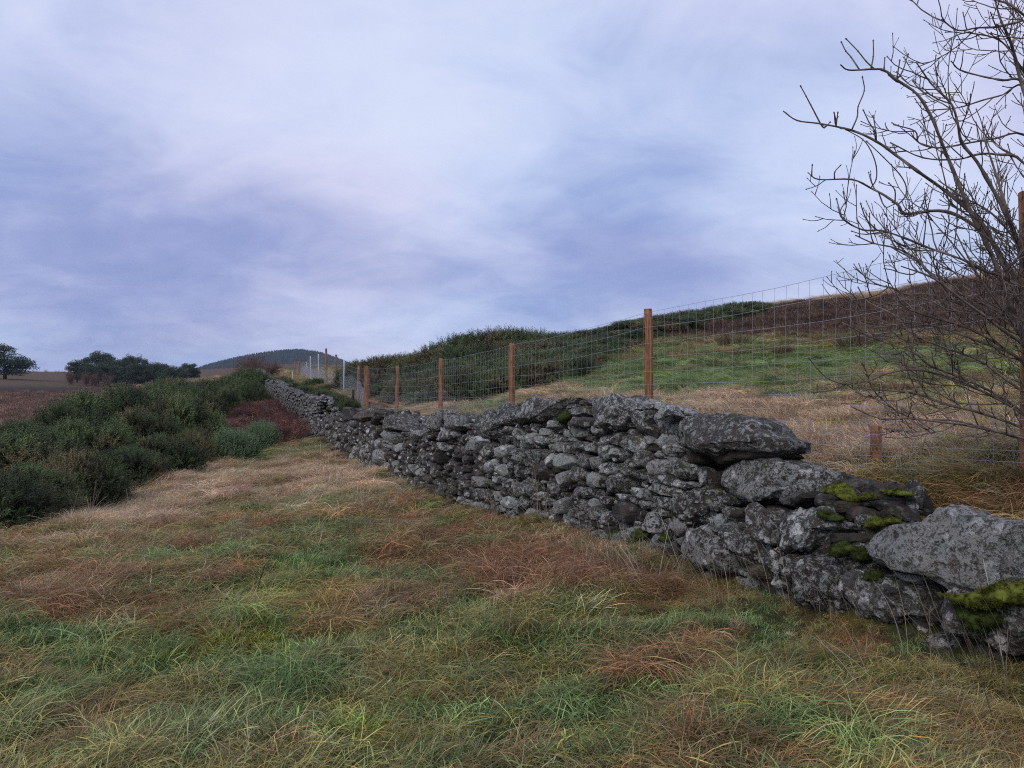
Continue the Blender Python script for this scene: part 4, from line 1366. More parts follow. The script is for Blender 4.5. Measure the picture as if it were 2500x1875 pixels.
def build_fence():
    x0, y0 = kpos(5)
    base = Vector((x0, y0, H1(x0, y0)))
    fence = empty('deer_fence', base)
    tag(fence, 'tall wire deer fence on brown timber posts, turning a corner by the wall', 'fence')
    bl = np.array(base)

    def post(name, x, y, ztop, rad, m, lean=(0, 0), sides=12, zbot=None):
        zb = (H1(x, y) if zbot is None else zbot) - .25
        mb = MB()
        n = 7
        t = np.linspace(0, 1, n)
        path = np.stack([x + lean[0] * (t - .3) + .006 * rng.normal(0, 1, n), y + lean[1] * (t - .3) + .006 * rng.normal(0, 1, n), zb + (ztop - zb) * t], -1)
        rr = rad * (1.03 - .06 * t + .02 * rng.normal(0, 1, n))
        path = np.concatenate([path, path[-1:] + [[0, 0, .006]]])
        rr = np.concatenate([rr, [rr[-1] * .9]])
        mb.add(*tube(path, rr, sides))
        me = mb.mesh(name, smooth=True, sharp=50)
        me.transform(__import__('mathutils').Matrix.Translation(-Vector((x, y, zb))))
        return obj(name, me, m, fence, Vector((x, y, zb)) - base)
    # near run
    tops = {-1: 1.75, 0: (CY - 470) / FPX * kpos(0)[1], 1: (CY - 755) / FPX * kpos(1)[1], 2: (CY - 838) / FPX * kpos(2)[1], 3: (CY - 875) / FPX * kpos(3)[1],
            4: (CY - 893) / FPX * kpos(4)[1], 5: (CY - 895) / FPX * kpos(5)[1]}
    line = []
    for k in range(-1, 6):
        x, y = kpos(k)
        if k == 0:
            x += .012 * y
        if k == 5:
            o = post('strainer_post', x, y, tops[k], .115, M_WOOD, (-.06, 0))
            o['label'] = 'thick strainer post at the corner of the fence'
        else:
            post('post', x, y, tops[k], .055 if k else .062, M_WOOD, tuple(rng.normal(0, .012, 2)))
        line.append((x, y, tops[k] - {0: .22, -1: .3}.get(k, 0), H1(x, y)))
    # strut
    a = np.array([x0 + .05, y0 - .05, -(978 - CY) / FPX * y0])
    Y = 26.5
    b = np.array([(1020 - CX) / FPX * Y, Y, -(1006 - CY) / FPX * Y])
    mb = MB()
    mb.add(*tube(np.array([a, (a + b) / 2, b + (b - a) * .05]), [.055, .055, .05], 10))
    me = mb.mesh('strut', smooth=True, sharp=50)
    me.transform(__import__('mathutils').Matrix.Translation(-Vector(a.tolist())))
    obj('strut', me, M_WOOD, fence, Vector(a.tolist()) - base)
    # far run
    far = [(875, 33, 893, 'p'), (840, 38, 880, 'm'), (820, 42, 866, 'p'), (797, 46, 851, 'p'), (777, 52, 865, 'm'), (758, 60, 870, 'm'), (748, 68, 884, 'm'), (740, 75, 882, 'p'), (730, 80, 879, 'p'), (720, 85, 882, 'p')]
    fline = [line[-1]]
    for px, Y, ty, t in far:
        x = (px - CX) / FPX * Y
        zt = (CY - ty) / FPX * Y
        if t == 'p':
            post('post', x, Y, zt, .062 if Y < 60 else .07, M_WOOD, tuple(rng.normal(0, .03, 2)))
        else:
            post('metal_post', x, Y, zt, .036, M_METAL, (0, 0), 8)['label'] = 'thin galvanised steel fence post'
        fline.append((x, Y, zt - (.25 if (px == 797) else .05), H1(x, Y)))
    # stakes for the low rabbit netting
    for px, Y, ty, m, rad in ((2140, 6.72, 1040, M_WOOD, .052), (862, 31.0, 952, M_OLDWOOD, .05), (714, 70, 908, M_METAL, .05)):
        x = (px - CX) / FPX * Y
        post('stake', x, Y, (CY - ty) / FPX * Y, rad, m, (0, 0), 10)

    offs = np.array([0, .20, .40, .59, .77, .93, 1.08, 1.21, 1.33, 1.44, 1.54, 1.63, 1.72])

    def netting(run, wire, spacing, side, offs_):
        P = np.array(run)
        L = np.concatenate([[0], np.cumsum(np.hypot(np.diff(P[:, 0]), np.diff(P[:, 1])))])
        mb = MB()
        d = np.diff(P[:, :2], axis=0)
        d /= np.linalg.norm(d, axis=1)[:, None]
        nx = np.concatenate([d, d[-1:]])
        nv = np.stack([-nx[:, 1], nx[:, 0]], -1)         # towards the camera
        n = max(2, int(L[-1] / .6))
        s = np.linspace(0, L[-1], n)

        def pt(sv, h):
            x, y, zt = (np.interp(sv, L, P[:, c]) for c in range(3))
            ux, uy = np.interp(sv, L, nv[:, 0]), np.interp(sv, L, nv[:, 1])
            kk = np.searchsorted(L, sv, side='right') - 1
            kk = np.clip(kk, 0, len(L) - 2)
            t = (sv - L[kk]) / (L[kk + 1] - L[kk])
            sag = -.035 * 4 * t * (1 - t)
            return np.stack([x + ux * side, y + uy * side, zt - .05 - h + sag + .008 * np.sin(sv * 2.3 + h * 20)], -1)
        for h in offs_:
            mb.add(*tube(pt(s, np.full(n, h)), wire * (1.25 if h in (offs_[0], offs_[-1]) else 1.0), 3, cap=False)[:2])
        for sv in np.arange(.05, L[-1], spacing):
            hs = np.linspace(offs_[0], offs_[-1], 4)
            v = pt(np.full(4, sv) + .006 * rng.normal(0, 1, 4), hs)
            mb.add(*tube(v, wire * .85, 3, cap=False)[:2])
        V = np.concatenate(mb.v)
        mb.v = [V - bl]
        return obj('netting', mb.mesh('netting'), M_WIRE, fence)
    netting(line, .0019, .165, .075, offs)
    netting(fline, .0026, .33, .075, offs[:10])

    def rabbit(run, cell, wire, hgt, side, s0, s1):
        """hexagonal netting along the foot of the fence"""
        P = np.array(run)
        L = np.concatenate([[0], np.cumsum(np.hypot(np.diff(P[:, 0]), np.diff(P[:, 1])))])
        d = np.diff(P[:, :2], axis=0)
        d /= np.linalg.norm(d, axis=1)[:, None]
        nx = np.concatenate([d, d[-1:]])
        nv = np.stack([-nx[:, 1], nx[:, 0]], -1)
        rows = int(hgt / (cell * .86))
        cols = int((s1 - s0) / cell)
        segs = []
        hx = cell / 2
        ry = cell * .86
        for r in range(rows):
            z0 = r * ry
            sh = hx * (r % 2)
            c = np.arange(cols)
            xa = s0 + c * cell + sh
            # vertical twist, then the two slanting wires of each cell
            segs.append(np.stack([xa, np.full(cols, z0), xa, np.full(cols, z0 + ry * .42)], -1))
            segs.append(np.stack([xa, np.full(cols, z0 + ry * .42), xa + hx, np.full(cols, z0 + ry)], -1))
            segs.append(np.stack([xa, np.full(cols, z0 + ry * .42), xa - hx, np.full(cols, z0 + ry)], -1))
        Sg = np.concatenate(segs)
        Sg = Sg[(Sg[:, 0] > s0) & (Sg[:, 2] > s0)]

        def pt(sv, h):
            x, y = np.interp(sv, L, P[:, 0]), np.interp(sv, L, P[:, 1])
            zg = np.interp(sv, L, P[:, 3])
            ux, uy = np.interp(sv, L, nv[:, 0]), np.interp(sv, L, nv[:, 1])
            return np.stack([x + ux * side, y + uy * side, zg + h], -1)
        A, B = pt(Sg[:, 0], Sg[:, 1]), pt(Sg[:, 2], Sg[:, 3])
        D = B - A
        D /= np.linalg.norm(D, axis=1)[:, None]
        n0 = np.cross(D, [0.37, 0.9, 0.12])
        n0 /= np.linalg.norm(n0, axis=1)[:, None]
        n1 = np.cross(D, n0)
        ring = [n0, -.5 * n0 + .866 * n1, -.5 * n0 - .866 * n1]
        V = np.stack([A + w * wire for w in ring] + [B + w * wire for w in ring], 1).reshape(-1, 3)
        b6 = np.arange(len(A))[:, None] * 6
        Q = np.concatenate([b6 + np.array([[i, (i + 1) % 3, 3 + (i + 1) % 3, 3 + i]]) for i in range(3)])
        o = obj('rabbit_netting', new_mesh('rabbit_netting', V - bl, [Q]), M_WIRE, fence)
        o['kind'] = 'stuff'
    # finer ground heights along the runs
    fl = np.array(line)
    t = np.linspace(0, len(fl) - 1, 60)
    dense = np.stack([np.interp(t, np.arange(len(fl)), fl[:, c]) for c in range(4)], -1)
    dense[:, 3] = height(dense[:, 0], dense[:, 1])
    Ln = np.hypot(*(fl[1, :2] - fl[0, :2]))
    rabbit(dense, .040, .0007, .55, .085, Ln * .9, Ln * 2.0)
    rabbit(dense, .060, .0006, .70, .085, Ln * 2.0, Ln * 6.0)
    f2 = np.array(fline)
    t = np.linspace(0, len(f2) - 1, 80)
    dense = np.stack([np.interp(t, np.arange(len(f2)), f2[:, c]) for c in range(4)], -1)
    dense[:, 3] = height(dense[:, 0], dense[:, 1])
    rabbit(dense, .085, .0013, 1.05, .085, 0.1, 50)


build_fence()

# ------------------------------------------------------------------ bare shrub tree at the right


def u3(px, py, Y):
    return np.array([(px - CX) / FPX * Y, Y, -(py - CY) / FPX * Y])


MAINS = [
    (1912, 271, 1946, 294, 2003, 302, 2079, 318, 2139, 345, 2189, 380, 2240, 418, 2294, 456, 2335, 487, 2400, 550, 2450, 650, 2500, 780),
    (2052, 158, 2072, 171, 2126, 169, 2158, 171, 2189, 195, 2240, 231, 2275, 288, 2294, 335, 2313, 383, 2338, 443, 2367, 513, 2420, 620, 2470, 750, 2515, 880),
    (1972, 421, 1999, 438, 2079, 438, 2126, 459, 2161, 478, 2192, 500, 2211, 522, 2290, 514, 2348, 531, 2411, 578, 2446, 629, 2474, 672, 2500, 740),
    (2298, 47, 2338, 74, 2385, 68, 2433, 66, 2474, 57, 2520, 60, 2600, 180, 2620, 400),
    (2354, 78, 2427, 92, 2461, 117, 2484, 152, 2520, 220, 2570, 420),
    (2268, 269, 2338, 263, 2401, 244, 2449, 231, 2500, 209, 2570, 300, 2600, 480),
    (2322, 149, 2344, 171, 2401, 187, 2449, 196, 2500, 203, 2580, 330),
    (2180, 304, 2234, 320, 2243, 348, 2291, 361, 2370, 348, 2430, 338, 2500, 329, 2570, 420),
    (2173, 348, 2253, 385, 2338, 389, 2386, 377, 2433, 377, 2500, 399, 2570, 560),
    (2237, 152, 2275, 206, 2322, 253, 2338, 300, 2348, 348, 2386, 396, 2427, 468, 2458, 525, 2490, 610, 2525, 740),
    (2045, 504, 2058, 535, 2106, 561, 2153, 563, 2211, 582, 2270, 606, 2348, 633, 2407, 664, 2446, 676, 2510, 740),
    (2088, 574, 2133, 594, 2188, 606, 2239, 633, 2270, 668, 2348, 719, 2427, 755, 2510, 820),
    (2092, 659, 2137, 692, 2180, 704, 2215, 719, 2270, 719, 2348, 743, 2466, 790, 2530, 850),
    (2094, 700, 2117, 735, 2164, 759, 2211, 782, 2290, 798, 2388, 833, 2500, 890),
    (2057, 788, 2106, 813, 2164, 837, 2231, 860, 2270, 892, 2348, 923, 2446, 970, 2520, 1030),
    (1947, 941, 1976, 956, 2019, 954, 2066, 939, 2121, 929, 2176, 909, 2231, 903, 2301, 915, 2388, 950, 2520, 1030),
    (2078, 993, 2153, 1023, 2215, 1021, 2290, 1029, 2388, 1044, 2520, 1080),
    (2113, 950, 2172, 954, 2239, 962, 2300, 985, 2400, 1010, 2520, 1060),
    (2141, 962, 2192, 1005, 2250, 1025, 2348, 1030, 2520, 1085),
    (2420, -40, 2440, 40, 2470, 110, 2490, 190, 2530, 330, 2560, 520),
    (2350, -60, 2400, -10, 2480, 20, 2560, 120, 2600, 300),
    (2400, 330, 2430, 420, 2460, 520, 2490, 620, 2530, 800),
    (2330, 560, 2370, 640, 2420, 720, 2480, 800, 2530, 900),
    (2260, 520, 2330, 600, 2400, 690, 2470, 790, 2530, 900),
    (2200, 650, 2280, 680, 2360, 740, 2440, 800, 2530, 880),
    (2180, 740, 2260, 770, 2360, 800, 2450, 850, 2530, 920),
    (2150, 880, 2240, 900, 2330, 930, 2430, 970, 2530, 1040),
    (2230, 820, 2310, 850, 2390, 880, 2460, 930, 2530, 990),
    (2290, 440, 2350, 480, 2420, 520, 2480, 590, 2540, 700),
]
SUBS = [   # secondary shoots read off the photograph: tip ... joint
    (1956, 213, 1968, 235, 1979, 256, 2003, 300), (2106, 191, 2110, 222, 2095, 260, 2093, 285, 2082, 315), (2109, 272, 2122, 299, 2138, 325, 2138, 343), (2132, 285, 2138, 320, 2138, 343),
    (2068, 318, 2106, 340, 2126, 368, 2139, 405, 2139, 438, 2126, 458), (2118, 347, 2157, 384, 2196, 425, 2212, 455, 2210, 480, 2192, 499),
    (2055, 105, 2065, 125, 2078, 140, 2100, 168), (2068, 97, 2095, 125, 2115, 150, 2132, 168), (2132, 102, 2132, 138, 2124, 155), (2196, 151, 2190, 185), (2216, 136, 2203, 175, 2192, 193),
    (2037, 278, 2040, 290, 2036, 305), (2160, 143, 2155, 168), (2171, 448, 2185, 465, 2196, 485), (2045, 278, 2037, 300), (1983, 405, 1982, 420, 1985, 428), (2050, 406, 2038, 420, 2041, 437),
    (2025, 300, 2012, 312, 1997, 320), (1976, 876, 2000, 905, 2027, 927, 2066, 939), (2180, 500, 2160, 505, 2130, 490), (2043, 488, 2052, 520, 2058, 535), (2102, 500, 2115, 535, 2140, 562),
]


def build_tree():
    Yt = 5.0
    tx, ty = (2585 - CX) / FPX * Yt, Yt
    base = Vector((tx, ty, H1(tx, ty)))
    bl = np.array(base)
    tree = empty('bare_tree', base)
    tag(tree, 'leafless many stemmed shrubby tree with grey twigs at the right edge', 'tree')
    lr = np.random.default_rng(11)

    def twig(mb, p, d, ln, r0, level):
        """a side shoot that curves upwards; ends in a bud"""
        n = 6 if level == 0 else 4
        t = np.linspace(0, 1, n)
        up = np.array([0, 0, 1.0])
        pts = [p]
        dd = d / np.linalg.norm(d)
        for i in range(1, n):
            dd = dd + up * .16 + lr.normal(0, .13, 3)
            dd /= np.linalg.norm(dd)
            pts.append(pts[-1] + dd * ln / (n - 1))
        pts = np.array(pts)
        rr = r0 * (1 - .32 * t)
        # bud
        pts = np.concatenate([pts, pts[-1:] + dd * .006, pts[-1:] + dd * .014])
        rr = np.concatenate([rr, [rr[-1] * 1.75, rr[-1] * .5]])
        mb.add(*tube(pts, rr, 4 if level else 5, cap=True))
        if level < 2:
            cnt = int(ln / (.075 if level == 0 else .06))
            for k in range(cnt):
                q = lr.uniform(.25, .95)
                i = min(int(q * (n - 1)), n - 2)
                pp = pts[i] + (pts[i + 1] - pts[i]) * (q * (n - 1) - i)
                ax = pts[i + 1] - pts[i]
                ax /= np.linalg.norm(ax) + 1e-9
                s = lr.normal(0, 1, 3)
                s -= ax * (s @ ax)
                s /= np.linalg.norm(s) + 1e-9
                if lr.uniform() < .72:
                    twig(mb, pp, ax * .75 + s * .8, ln * lr.uniform(.28, .6), max(.0026, r0 * .76), level + 1)

    def stem_end(P, Yb):
        x, y = P[-1]
        return [(2548 + lr.uniform(-10, 30), (y + 1150) / 2 + 30), (2585 + lr.uniform(-16, 16), 1150)]
    curves = []
    for mi, M in enumerate(MAINS):
        P = np.array(M, float).reshape(-1, 2)
        ext = stem_end(P, Yt)
        P = np.concatenate([P, ext])
        n = len(P)
        ytip = Yt + lr.uniform(-.55, .5)
        L = np.concatenate([[0], np.cumsum(np.linalg.norm(np.diff(P, axis=0), axis=1))])
        t = L / L[-1]
        Y = ytip + (Yt - ytip) * np.clip(t * 1.15, 0, 1) + .05 * lr.normal(0, 1, n) * (1 - t)
        pts = np.stack([u3(a, b, y) for (a, b), y in zip(P, Y)])
        pts = catmull(pts, 4)
        tt = np.linspace(0, 1, len(pts))
        rmax = lr.uniform(.0115, .0145) if mi < 3 or mi in (9, 19, 21) else lr.uniform(.0070, .0105)
        rr = .0040 + (rmax - .0040) * np.clip(tt * 1.5, 0, 1) ** 1.0
        rr = rr * (1 + .10 * lr.normal(0, 1, len(rr)))
        curves.append((pts, P))
        mb = MB()
        mb.add(*tube(pts, rr, 7))
        # opposite side shoots
        seg = np.linalg.norm(np.diff(pts, axis=0), axis=1)
        LL = np.concatenate([[0], np.cumsum(seg)])
        vis = LL[-1] * .72
        s = .03
        sparse = mi in (0, 2, 1, 15, 16)
        while s < vis:
            i = min(np.searchsorted(LL, s), len(pts) - 2)
            ax = pts[max(i - 1, 0)] - pts[i]
            ax /= np.linalg.norm(ax) + 1e-9
            px = CX + FPX * pts[i][0] / pts[i][1]
            side = np.cross(ax, lr.normal(0, 1, 3))
            side /= np.linalg.norm(side) + 1e-9
            for sg in (1, -1):
                if lr.uniform() < (.26 if sparse and px < 2230 else (.42 if pts[i][2] > 1.0 else .58)):
                    ln = lr.uniform(.05, .14) if (sparse and px < 2230) or lr.uniform() < .35 else lr.uniform(.14, .50)
                    twig(mb, pts[i], ax * .8 + side * sg * .75, ln, lr.uniform(.0036, .0047), 0 if ln > .1 else 1)
            # knuckle where the pair sits
            v, q, tr = tube(np.array([pts[i] - ax * .008, pts[i], pts[i] + ax * .008]), [.3 * rr[i], rr[i] * 1.25, .3 * rr[i]], 6)
            mb.add(v, q, tr)
            s += lr.uniform(.075, .15)
        # shoots traced from the photograph that belong to this branch
        for S in SUBS:
            Q = np.array(S, float).reshape(-1, 2)
            d = np.linalg.norm(P[:-2] - Q[-1], axis=1)
            own = min(range(len(MAINS)), key=lambda k: np.linalg.norm(catmull(np.array(MAINS[k], float).reshape(-1, 2), 4) - Q[-1], axis=1).min())
            if own != mi:
                continue
            pr = np.stack([CX + FPX * pts[:, 0] / pts[:, 1], CY - FPX * pts[:, 2] / pts[:, 1]], -1)
            j = np.linalg.norm(pr - Q[-1], axis=1).argmin()
            yb = pts[j, 1]
            yy = yb + np.linspace(lr.uniform(-.12, .12), 0, len(Q))
            w = np.stack([u3(a, b, y) for (a, b), y in zip(Q, yy)])
            w[-1] = pts[j]
            w = catmull(w, 3)[::-1]
            tq = np.linspace(0, 1, len(w))
            r2 = .0052 * (1 - .35 * tq)
            dd = w[-1] - w[-2]
            dd /= np.linalg.norm(dd)
            w = np.concatenate([w, w[-1:] + dd * .007, w[-1:] + dd * .016])
            r2 = np.concatenate([r2, [.0062, .0022]])
            mb.add(*tube(w, r2, 5))
            for k in range(3, len(w) - 4, 3):
                ax = w[k + 1] - w[k]
                ax /= np.linalg.norm(ax)
                v, q, tr = tube(np.array([w[k] - ax * .005, w[k], w[k] + ax * .005]), [.0025, .0068, .0025], 5)
                mb.add(v, q, tr)
        V = np.concatenate(mb.v)
        mb.v = [V - bl]
        obj('branch', mb.mesh('branch', smooth=True), M_BARK, tree)
    # short thick stools at the ground from which the stems rise
    mb = MB()
    for k in range(5):
        a = lr.uniform(0, 6.28)
        p0 = np.array([.05 * math.cos(a), .05 * math.sin(a), -.15])
        mb.add(*tube(np.array([p0, p0 + [.02, 0, .3], p0 + [.08 * math.cos(a), .08 * math.sin(a), .8], p0 + [.2 * math.cos(a), .2 * math.sin(a), 1.7]]), [.06, .045, .035, .02], 8))
    obj('trunk', mb.mesh('trunk', smooth=True), M_BARK, tree)


build_tree()

# ------------------------------------------------------------------ gorse


def gorse_variant(seed, R=1.3, H=1.5, dens=150, spine=.085, shoot=.25, open_=0.0):
    lr = np.random.default_rng(seed)
    lobes = []
    nl = 17
    for k in range(nl):
        a = lr.uniform(0, 2 * math.pi)
        q = math.sqrt(lr.uniform(0, 1)) * .68
        r = lr.uniform(.20, .40) * R
        top = H * (1 - .38 * q * q) - lr.uniform(0, .18) * H
        lobes.append((q * R * math.cos(a), q * R * math.sin(a), max(r * .45, top - r), r))
    for k in range(12):
        a = k * 2 * math.pi / 12 + lr.uniform(-.25, .25)
        r = lr.uniform(.20, .34) * R
        lobes.append((.72 * R * math.cos(a), .72 * R * math.sin(a), lr.uniform(.15, .5) * H * .8, r))
    C = np.array(lobes)
    pts, nrm, tone = [], [], []
    for (x, y, z, r) in lobes:
        n = int(4 * math.pi * r * r * dens * .8)
        v = lr.normal(0, 1, (n, 3))
        v /= np.linalg.norm(v, axis=1)[:, None]
        v = v[v[:, 2] > -.45]
        lump = 1 + .16 * fbm(v * 3.5 + seed + x * 7, 2)
        p = np.array([x, y, z]) + v * (r * lump * lr.uniform(.80, 1.03, len(v)))[:, None]
        d = np.linalg.norm(p[:, None] - C[None, :, :3], axis=2) / C[None, :, 3]
        ok = (d.min(1) > .70) & (p[:, 2] > -.08)
        pts.append(p[ok])
        nrm.append(v[ok])
        tone.append(np.full(ok.sum(), lr.uniform(.35, 1.75)))
    P, N = np.concatenate(pts), np.concatenate(nrm)
    n = len(P)
    D = N * .75 + np.array([0, 0, .55]) + lr.normal(0, .33, (n, 3))
    D /= np.linalg.norm(D, axis=1)[:, None]
    ln = shoot * lr.uniform(.6, 1.35, n)
    verts, tris = [], []
    ns = 11
    A = np.cross(D, lr.normal(0, 1, (n, 3)))
    A /= np.linalg.norm(A, axis=1)[:, None]
    B = np.cross(D, A)
    # stalk
    w = .0045
    st = np.stack([P - D * .05 - A * w, P - D * .05 + A * w, P + D * ln[:, None]], 1)
    verts.append(st.reshape(-1, 3))
    for k in range(ns):
        t = (k + .6) / ns
        a = k * 2.4 + lr.uniform(0, .8, n)
        o = P + D * (ln * t)[:, None]
        rad = np.cos(a)[:, None] * A + np.sin(a)[:, None] * B
        tip = o + (rad * .8 + D * .65) * (spine * (1.15 - .5 * t) * lr.uniform(.7, 1.3, n))[:, None]
        sd = np.cross(D, rad)
        ww = .0085
        verts.append(np.stack([o - sd * ww, o + sd * ww, tip], 1).reshape(-1, 3))
    V = np.concatenate(verts)
    T = np.arange(len(V)).reshape(-1, 3)
    fol = new_mesh('foliage', V, [T])
    tn = np.concatenate(tone) * lr.uniform(.75, 1.25, n)
    tn = np.tile(np.repeat(tn, 3), len(V) // (3 * n))
    ca = fol.color_attributes.new('clump', 'FLOAT_COLOR', 'POINT')
    c4 = np.ones((len(V), 4), np.float32)
    c4[:, :3] = tn[:, None] * np.array([[1.0, 1.0, 1.0]])
    ca.data.foreach_set('color', c4.ravel())
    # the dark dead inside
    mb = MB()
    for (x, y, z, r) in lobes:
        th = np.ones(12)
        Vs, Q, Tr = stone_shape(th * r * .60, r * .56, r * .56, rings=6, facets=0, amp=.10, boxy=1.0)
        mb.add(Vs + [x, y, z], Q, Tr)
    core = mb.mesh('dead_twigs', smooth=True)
    mb = MB()
    for k in range(9):
        a, e = lr.uniform(0, 6.28), lr.uniform(.4, 1.3)
        d = np.array([math.cos(a) * math.cos(e), math.sin(a) * math.cos(e), math.sin(e)])
        L = H * lr.uniform(.7, 1.0)
        p = [np.zeros(3) + d * .05 - [0, 0, .1]]
        for i in range(4):
            d = d + lr.normal(0, .18, 3)
            d /= np.linalg.norm(d)
            p.append(p[-1] + d * L / 4)
        mb.add(*tube(np.array(p), [.028, .022, .016, .011, .006], 5))
    stem = mb.mesh('stem', smooth=True)
    return fol, core, stem, (R, H)


GV = [gorse_variant(s) for s in (101, 102, 103, 104)]
GVY = gorse_variant(120, .8, .9, 260, .06, .28)


def gorse(px, Y, R, H, label, group, var=None, dx=0.0, young=False, zoff=0.0):
    X = (px - CX) / FPX * Y
    z = H1(X, Y)
    fol, core, stem, (r0, h0) = GVY if young else GV[var if var is not None else int(rng.integers(len(GV)))]
    o = empty('gorse_bush', (X, Y, z - .04 + zoff), rng.uniform(0, 6.28))
    tag(o, label, 'gorse bush', group)
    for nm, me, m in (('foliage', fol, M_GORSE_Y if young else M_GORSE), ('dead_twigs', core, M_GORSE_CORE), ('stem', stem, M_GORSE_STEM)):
        c = obj(nm, me, m, o)
        c.scale = (R / r0, R / r0, H / h0)
        if nm == 'foliage':
            c['kind'] = 'stuff'
    return o


LEFT = 'gorse bank left of the grass strip'
ORD = ['leftmost', 'second', 'third', 'fourth', 'fifth', 'sixth', 'seventh', 'eighth', 'ninth', 'tenth', 'eleventh', 'twelfth', 'thirteenth', 'fourteenth', 'fifteenth', 'sixteenth', 'seventeenth', 'eighteenth', 'nineteenth', 'twentieth', 'twenty first', 'twenty second', 'twenty third', 'twenty fourth', 'twenty fifth', 'twenty sixth', 'twenty seventh', 'twenty eighth']


def ranked(rows, lab_i, base, what):
    """label look-alikes by their order from the left"""
    same = sorted([r[0] for r in rows if r[lab_i] == base])
    return {px: what % (ORD[k] if k == 0 else ORD[k] + ' from the left') for k, px in enumerate(same)}


def gorse_top(px, Y, R, topy, label, group, **kw):
    X = (px - CX) / FPX * Y
    z = H1(X, Y)
    H = max(.6, -(topy - CY) / FPX * Y - z)
    if group == LEFT:
        H *= rng.uniform(.90, 1.08)
        R *= rng.uniform(.76, .95)
    return gorse(px, Y, R, H, label, group, **kw)


LEFT = 'gorse bank left of the grass strip'
LF = 'dark green gorse bush in the front row beside the straw coloured grass'
LM = 'dark green gorse bush in the middle of the dense bank on the left'
LB = 'gorse bush along the top edge of the left bank, against the moor'
ROWS = (
        (-30, 10.4, 1.0, 1150, 'lowest and nearest gorse bush, cut by the left edge of the photo'), (70, 11.3, .95, 1135, LF), (185, 13.0, 1.0, 1105, LF), (300, 15.2, 1.0, 1080, LF), (395, 17.2, 1.0, 1060, LF), (448, 19.4, .9, 1045, LF), (488, 21.6, .8, 1040, LF),
        (-20, 13.6, 1.3, 1045, LM), (100, 15.2, 1.3, 1035, LM), (220, 17.2, 1.3, 1015, LM), (335, 20.0, 1.4, 990, LM), (440, 23.2, 1.4, 975, LM), (478, 26.5, 1.1, 985, LM), (548, 38, .8, 948, LM), (520, 33, .8, 968, LM),
        (30, 19.0, 1.3, 1018, 'gorse bush with a few yellow flowers near the left edge'), (150, 20.5, 1.4, 985, LM), (270, 23.0, 1.8, 948, 'browned gorse bush forming a rounded dome above the left bank'), (390, 28.0, 1.7, 945, LM), (480, 33, 1.4, 938, LM),
        (-60, 25.0, 1.2, 1040, LB), (330, 33, 1.7, 946, LB), (420, 38, 1.9, 932, LB), (500, 43, 2.0, 920, LB), (565, 47, 2.0, 912, LB), (610, 52, 2.0, 904, 'gorse bush at the far end of the left bank, next to the distant wall'), (625, 42, 1.0, 935, LB))
_rk = {}
for _b, _w in ((LF, 'dark green gorse bush in the front row along the straw grass, %s'), (LM, 'dark green gorse bush inside the dense left bank, %s'), (LB, 'gorse bush on the top edge of the left bank, %s')):
    for _p, _l in ranked(ROWS, 4, _b, _w).items():
        _rk[(_b, _p)] = _l
for (px, Y, R, ty, lab) in ROWS:
    lab = _rk.get((lab, px), lab)
    g_ = gorse_top(px, Y, R, ty, lab, LEFT)
    if 'yellow' in lab:
        lr = np.random.default_rng(5)
        mb = MB()
        for k in range(46):
            v = np.array([lr.uniform(-.45, .75), -1.15 + lr.uniform(-.15, .1), .62 + .13 * lr.normal()]) * np.array([1, 1, 1.0])
            for j in range(3):
                c = v + lr.normal(0, .02, 3)
                a = lr.normal(0, 1, (4, 3)) * .022
                mb.add(np.stack([c + a[0], c + a[1], c + a[2], c + a[3]]), np.array([[0, 1, 2], [0, 2, 3], [0, 3, 1], [1, 3, 2]]))
        f = obj('flowers', mb.mesh('flowers'), M_FLOWER, g_)
        f['kind'] = 'stuff'
        f['label'] = 'scatter of yellow flowers'
        g_.rotation_euler = (0, 0, 0)
gorse(570, 20.6, .62, .78, 'young pale green gorse in front of the red bracken, leftmost of two', None, young=True)
gorse(638, 22.6, .55, .80, 'young grey green gorse standing against the red bracken', None, young=True)
BW = 'low gorse growing between the far wall and the fence'
for k_, (px, Y, R, ty) in enumerate(sorted(((822, 32.3, .85, 962), (785, 35.5, .9, 950), (750, 40.5, 1.0, 940), (715, 47, 1.1, 932), (855, 30.6, .5, 975), (680, 57, 1.3, 918), (800, 42, .8, 945), (770, 47, .8, 935)))):
    gorse_top(px, Y, R, ty, 'low gorse bush between distant wall and fence corner, %s' % (ORD[k_] + (' from the left' if k_ else '')), BW)
RIGHT = 'gorse thicket behind the fence'
RF = 'dark gorse bush at the foot of the thicket behind the wire fence'
RM = 'dark gorse bush in the skyline of the thicket behind the wire fence'
for k_, (px, Y, R, ty) in enumerate(sorted(((880, 40, 1.3, 882), (935, 38, 1.5, 872), (985, 37, 1.6, 866), (1050, 36, 1.8, 852), (1110, 36, 2.0, 832), (1165, 37, 2.1, 812), (1225, 37, 2.2, 805), (1290, 37, 2.2, 805), (1360, 38, 2.2, 812), (1430, 39, 2.0, 808), (1490, 40, 1.9, 800), (1545, 41, 1.8, 796)))):
    gorse_top(px, Y, R, ty, 'dark gorse bush on the skyline of the thicket behind the fence, %s' % (ORD[k_] + (' from the left' if k_ else '')), RIGHT)
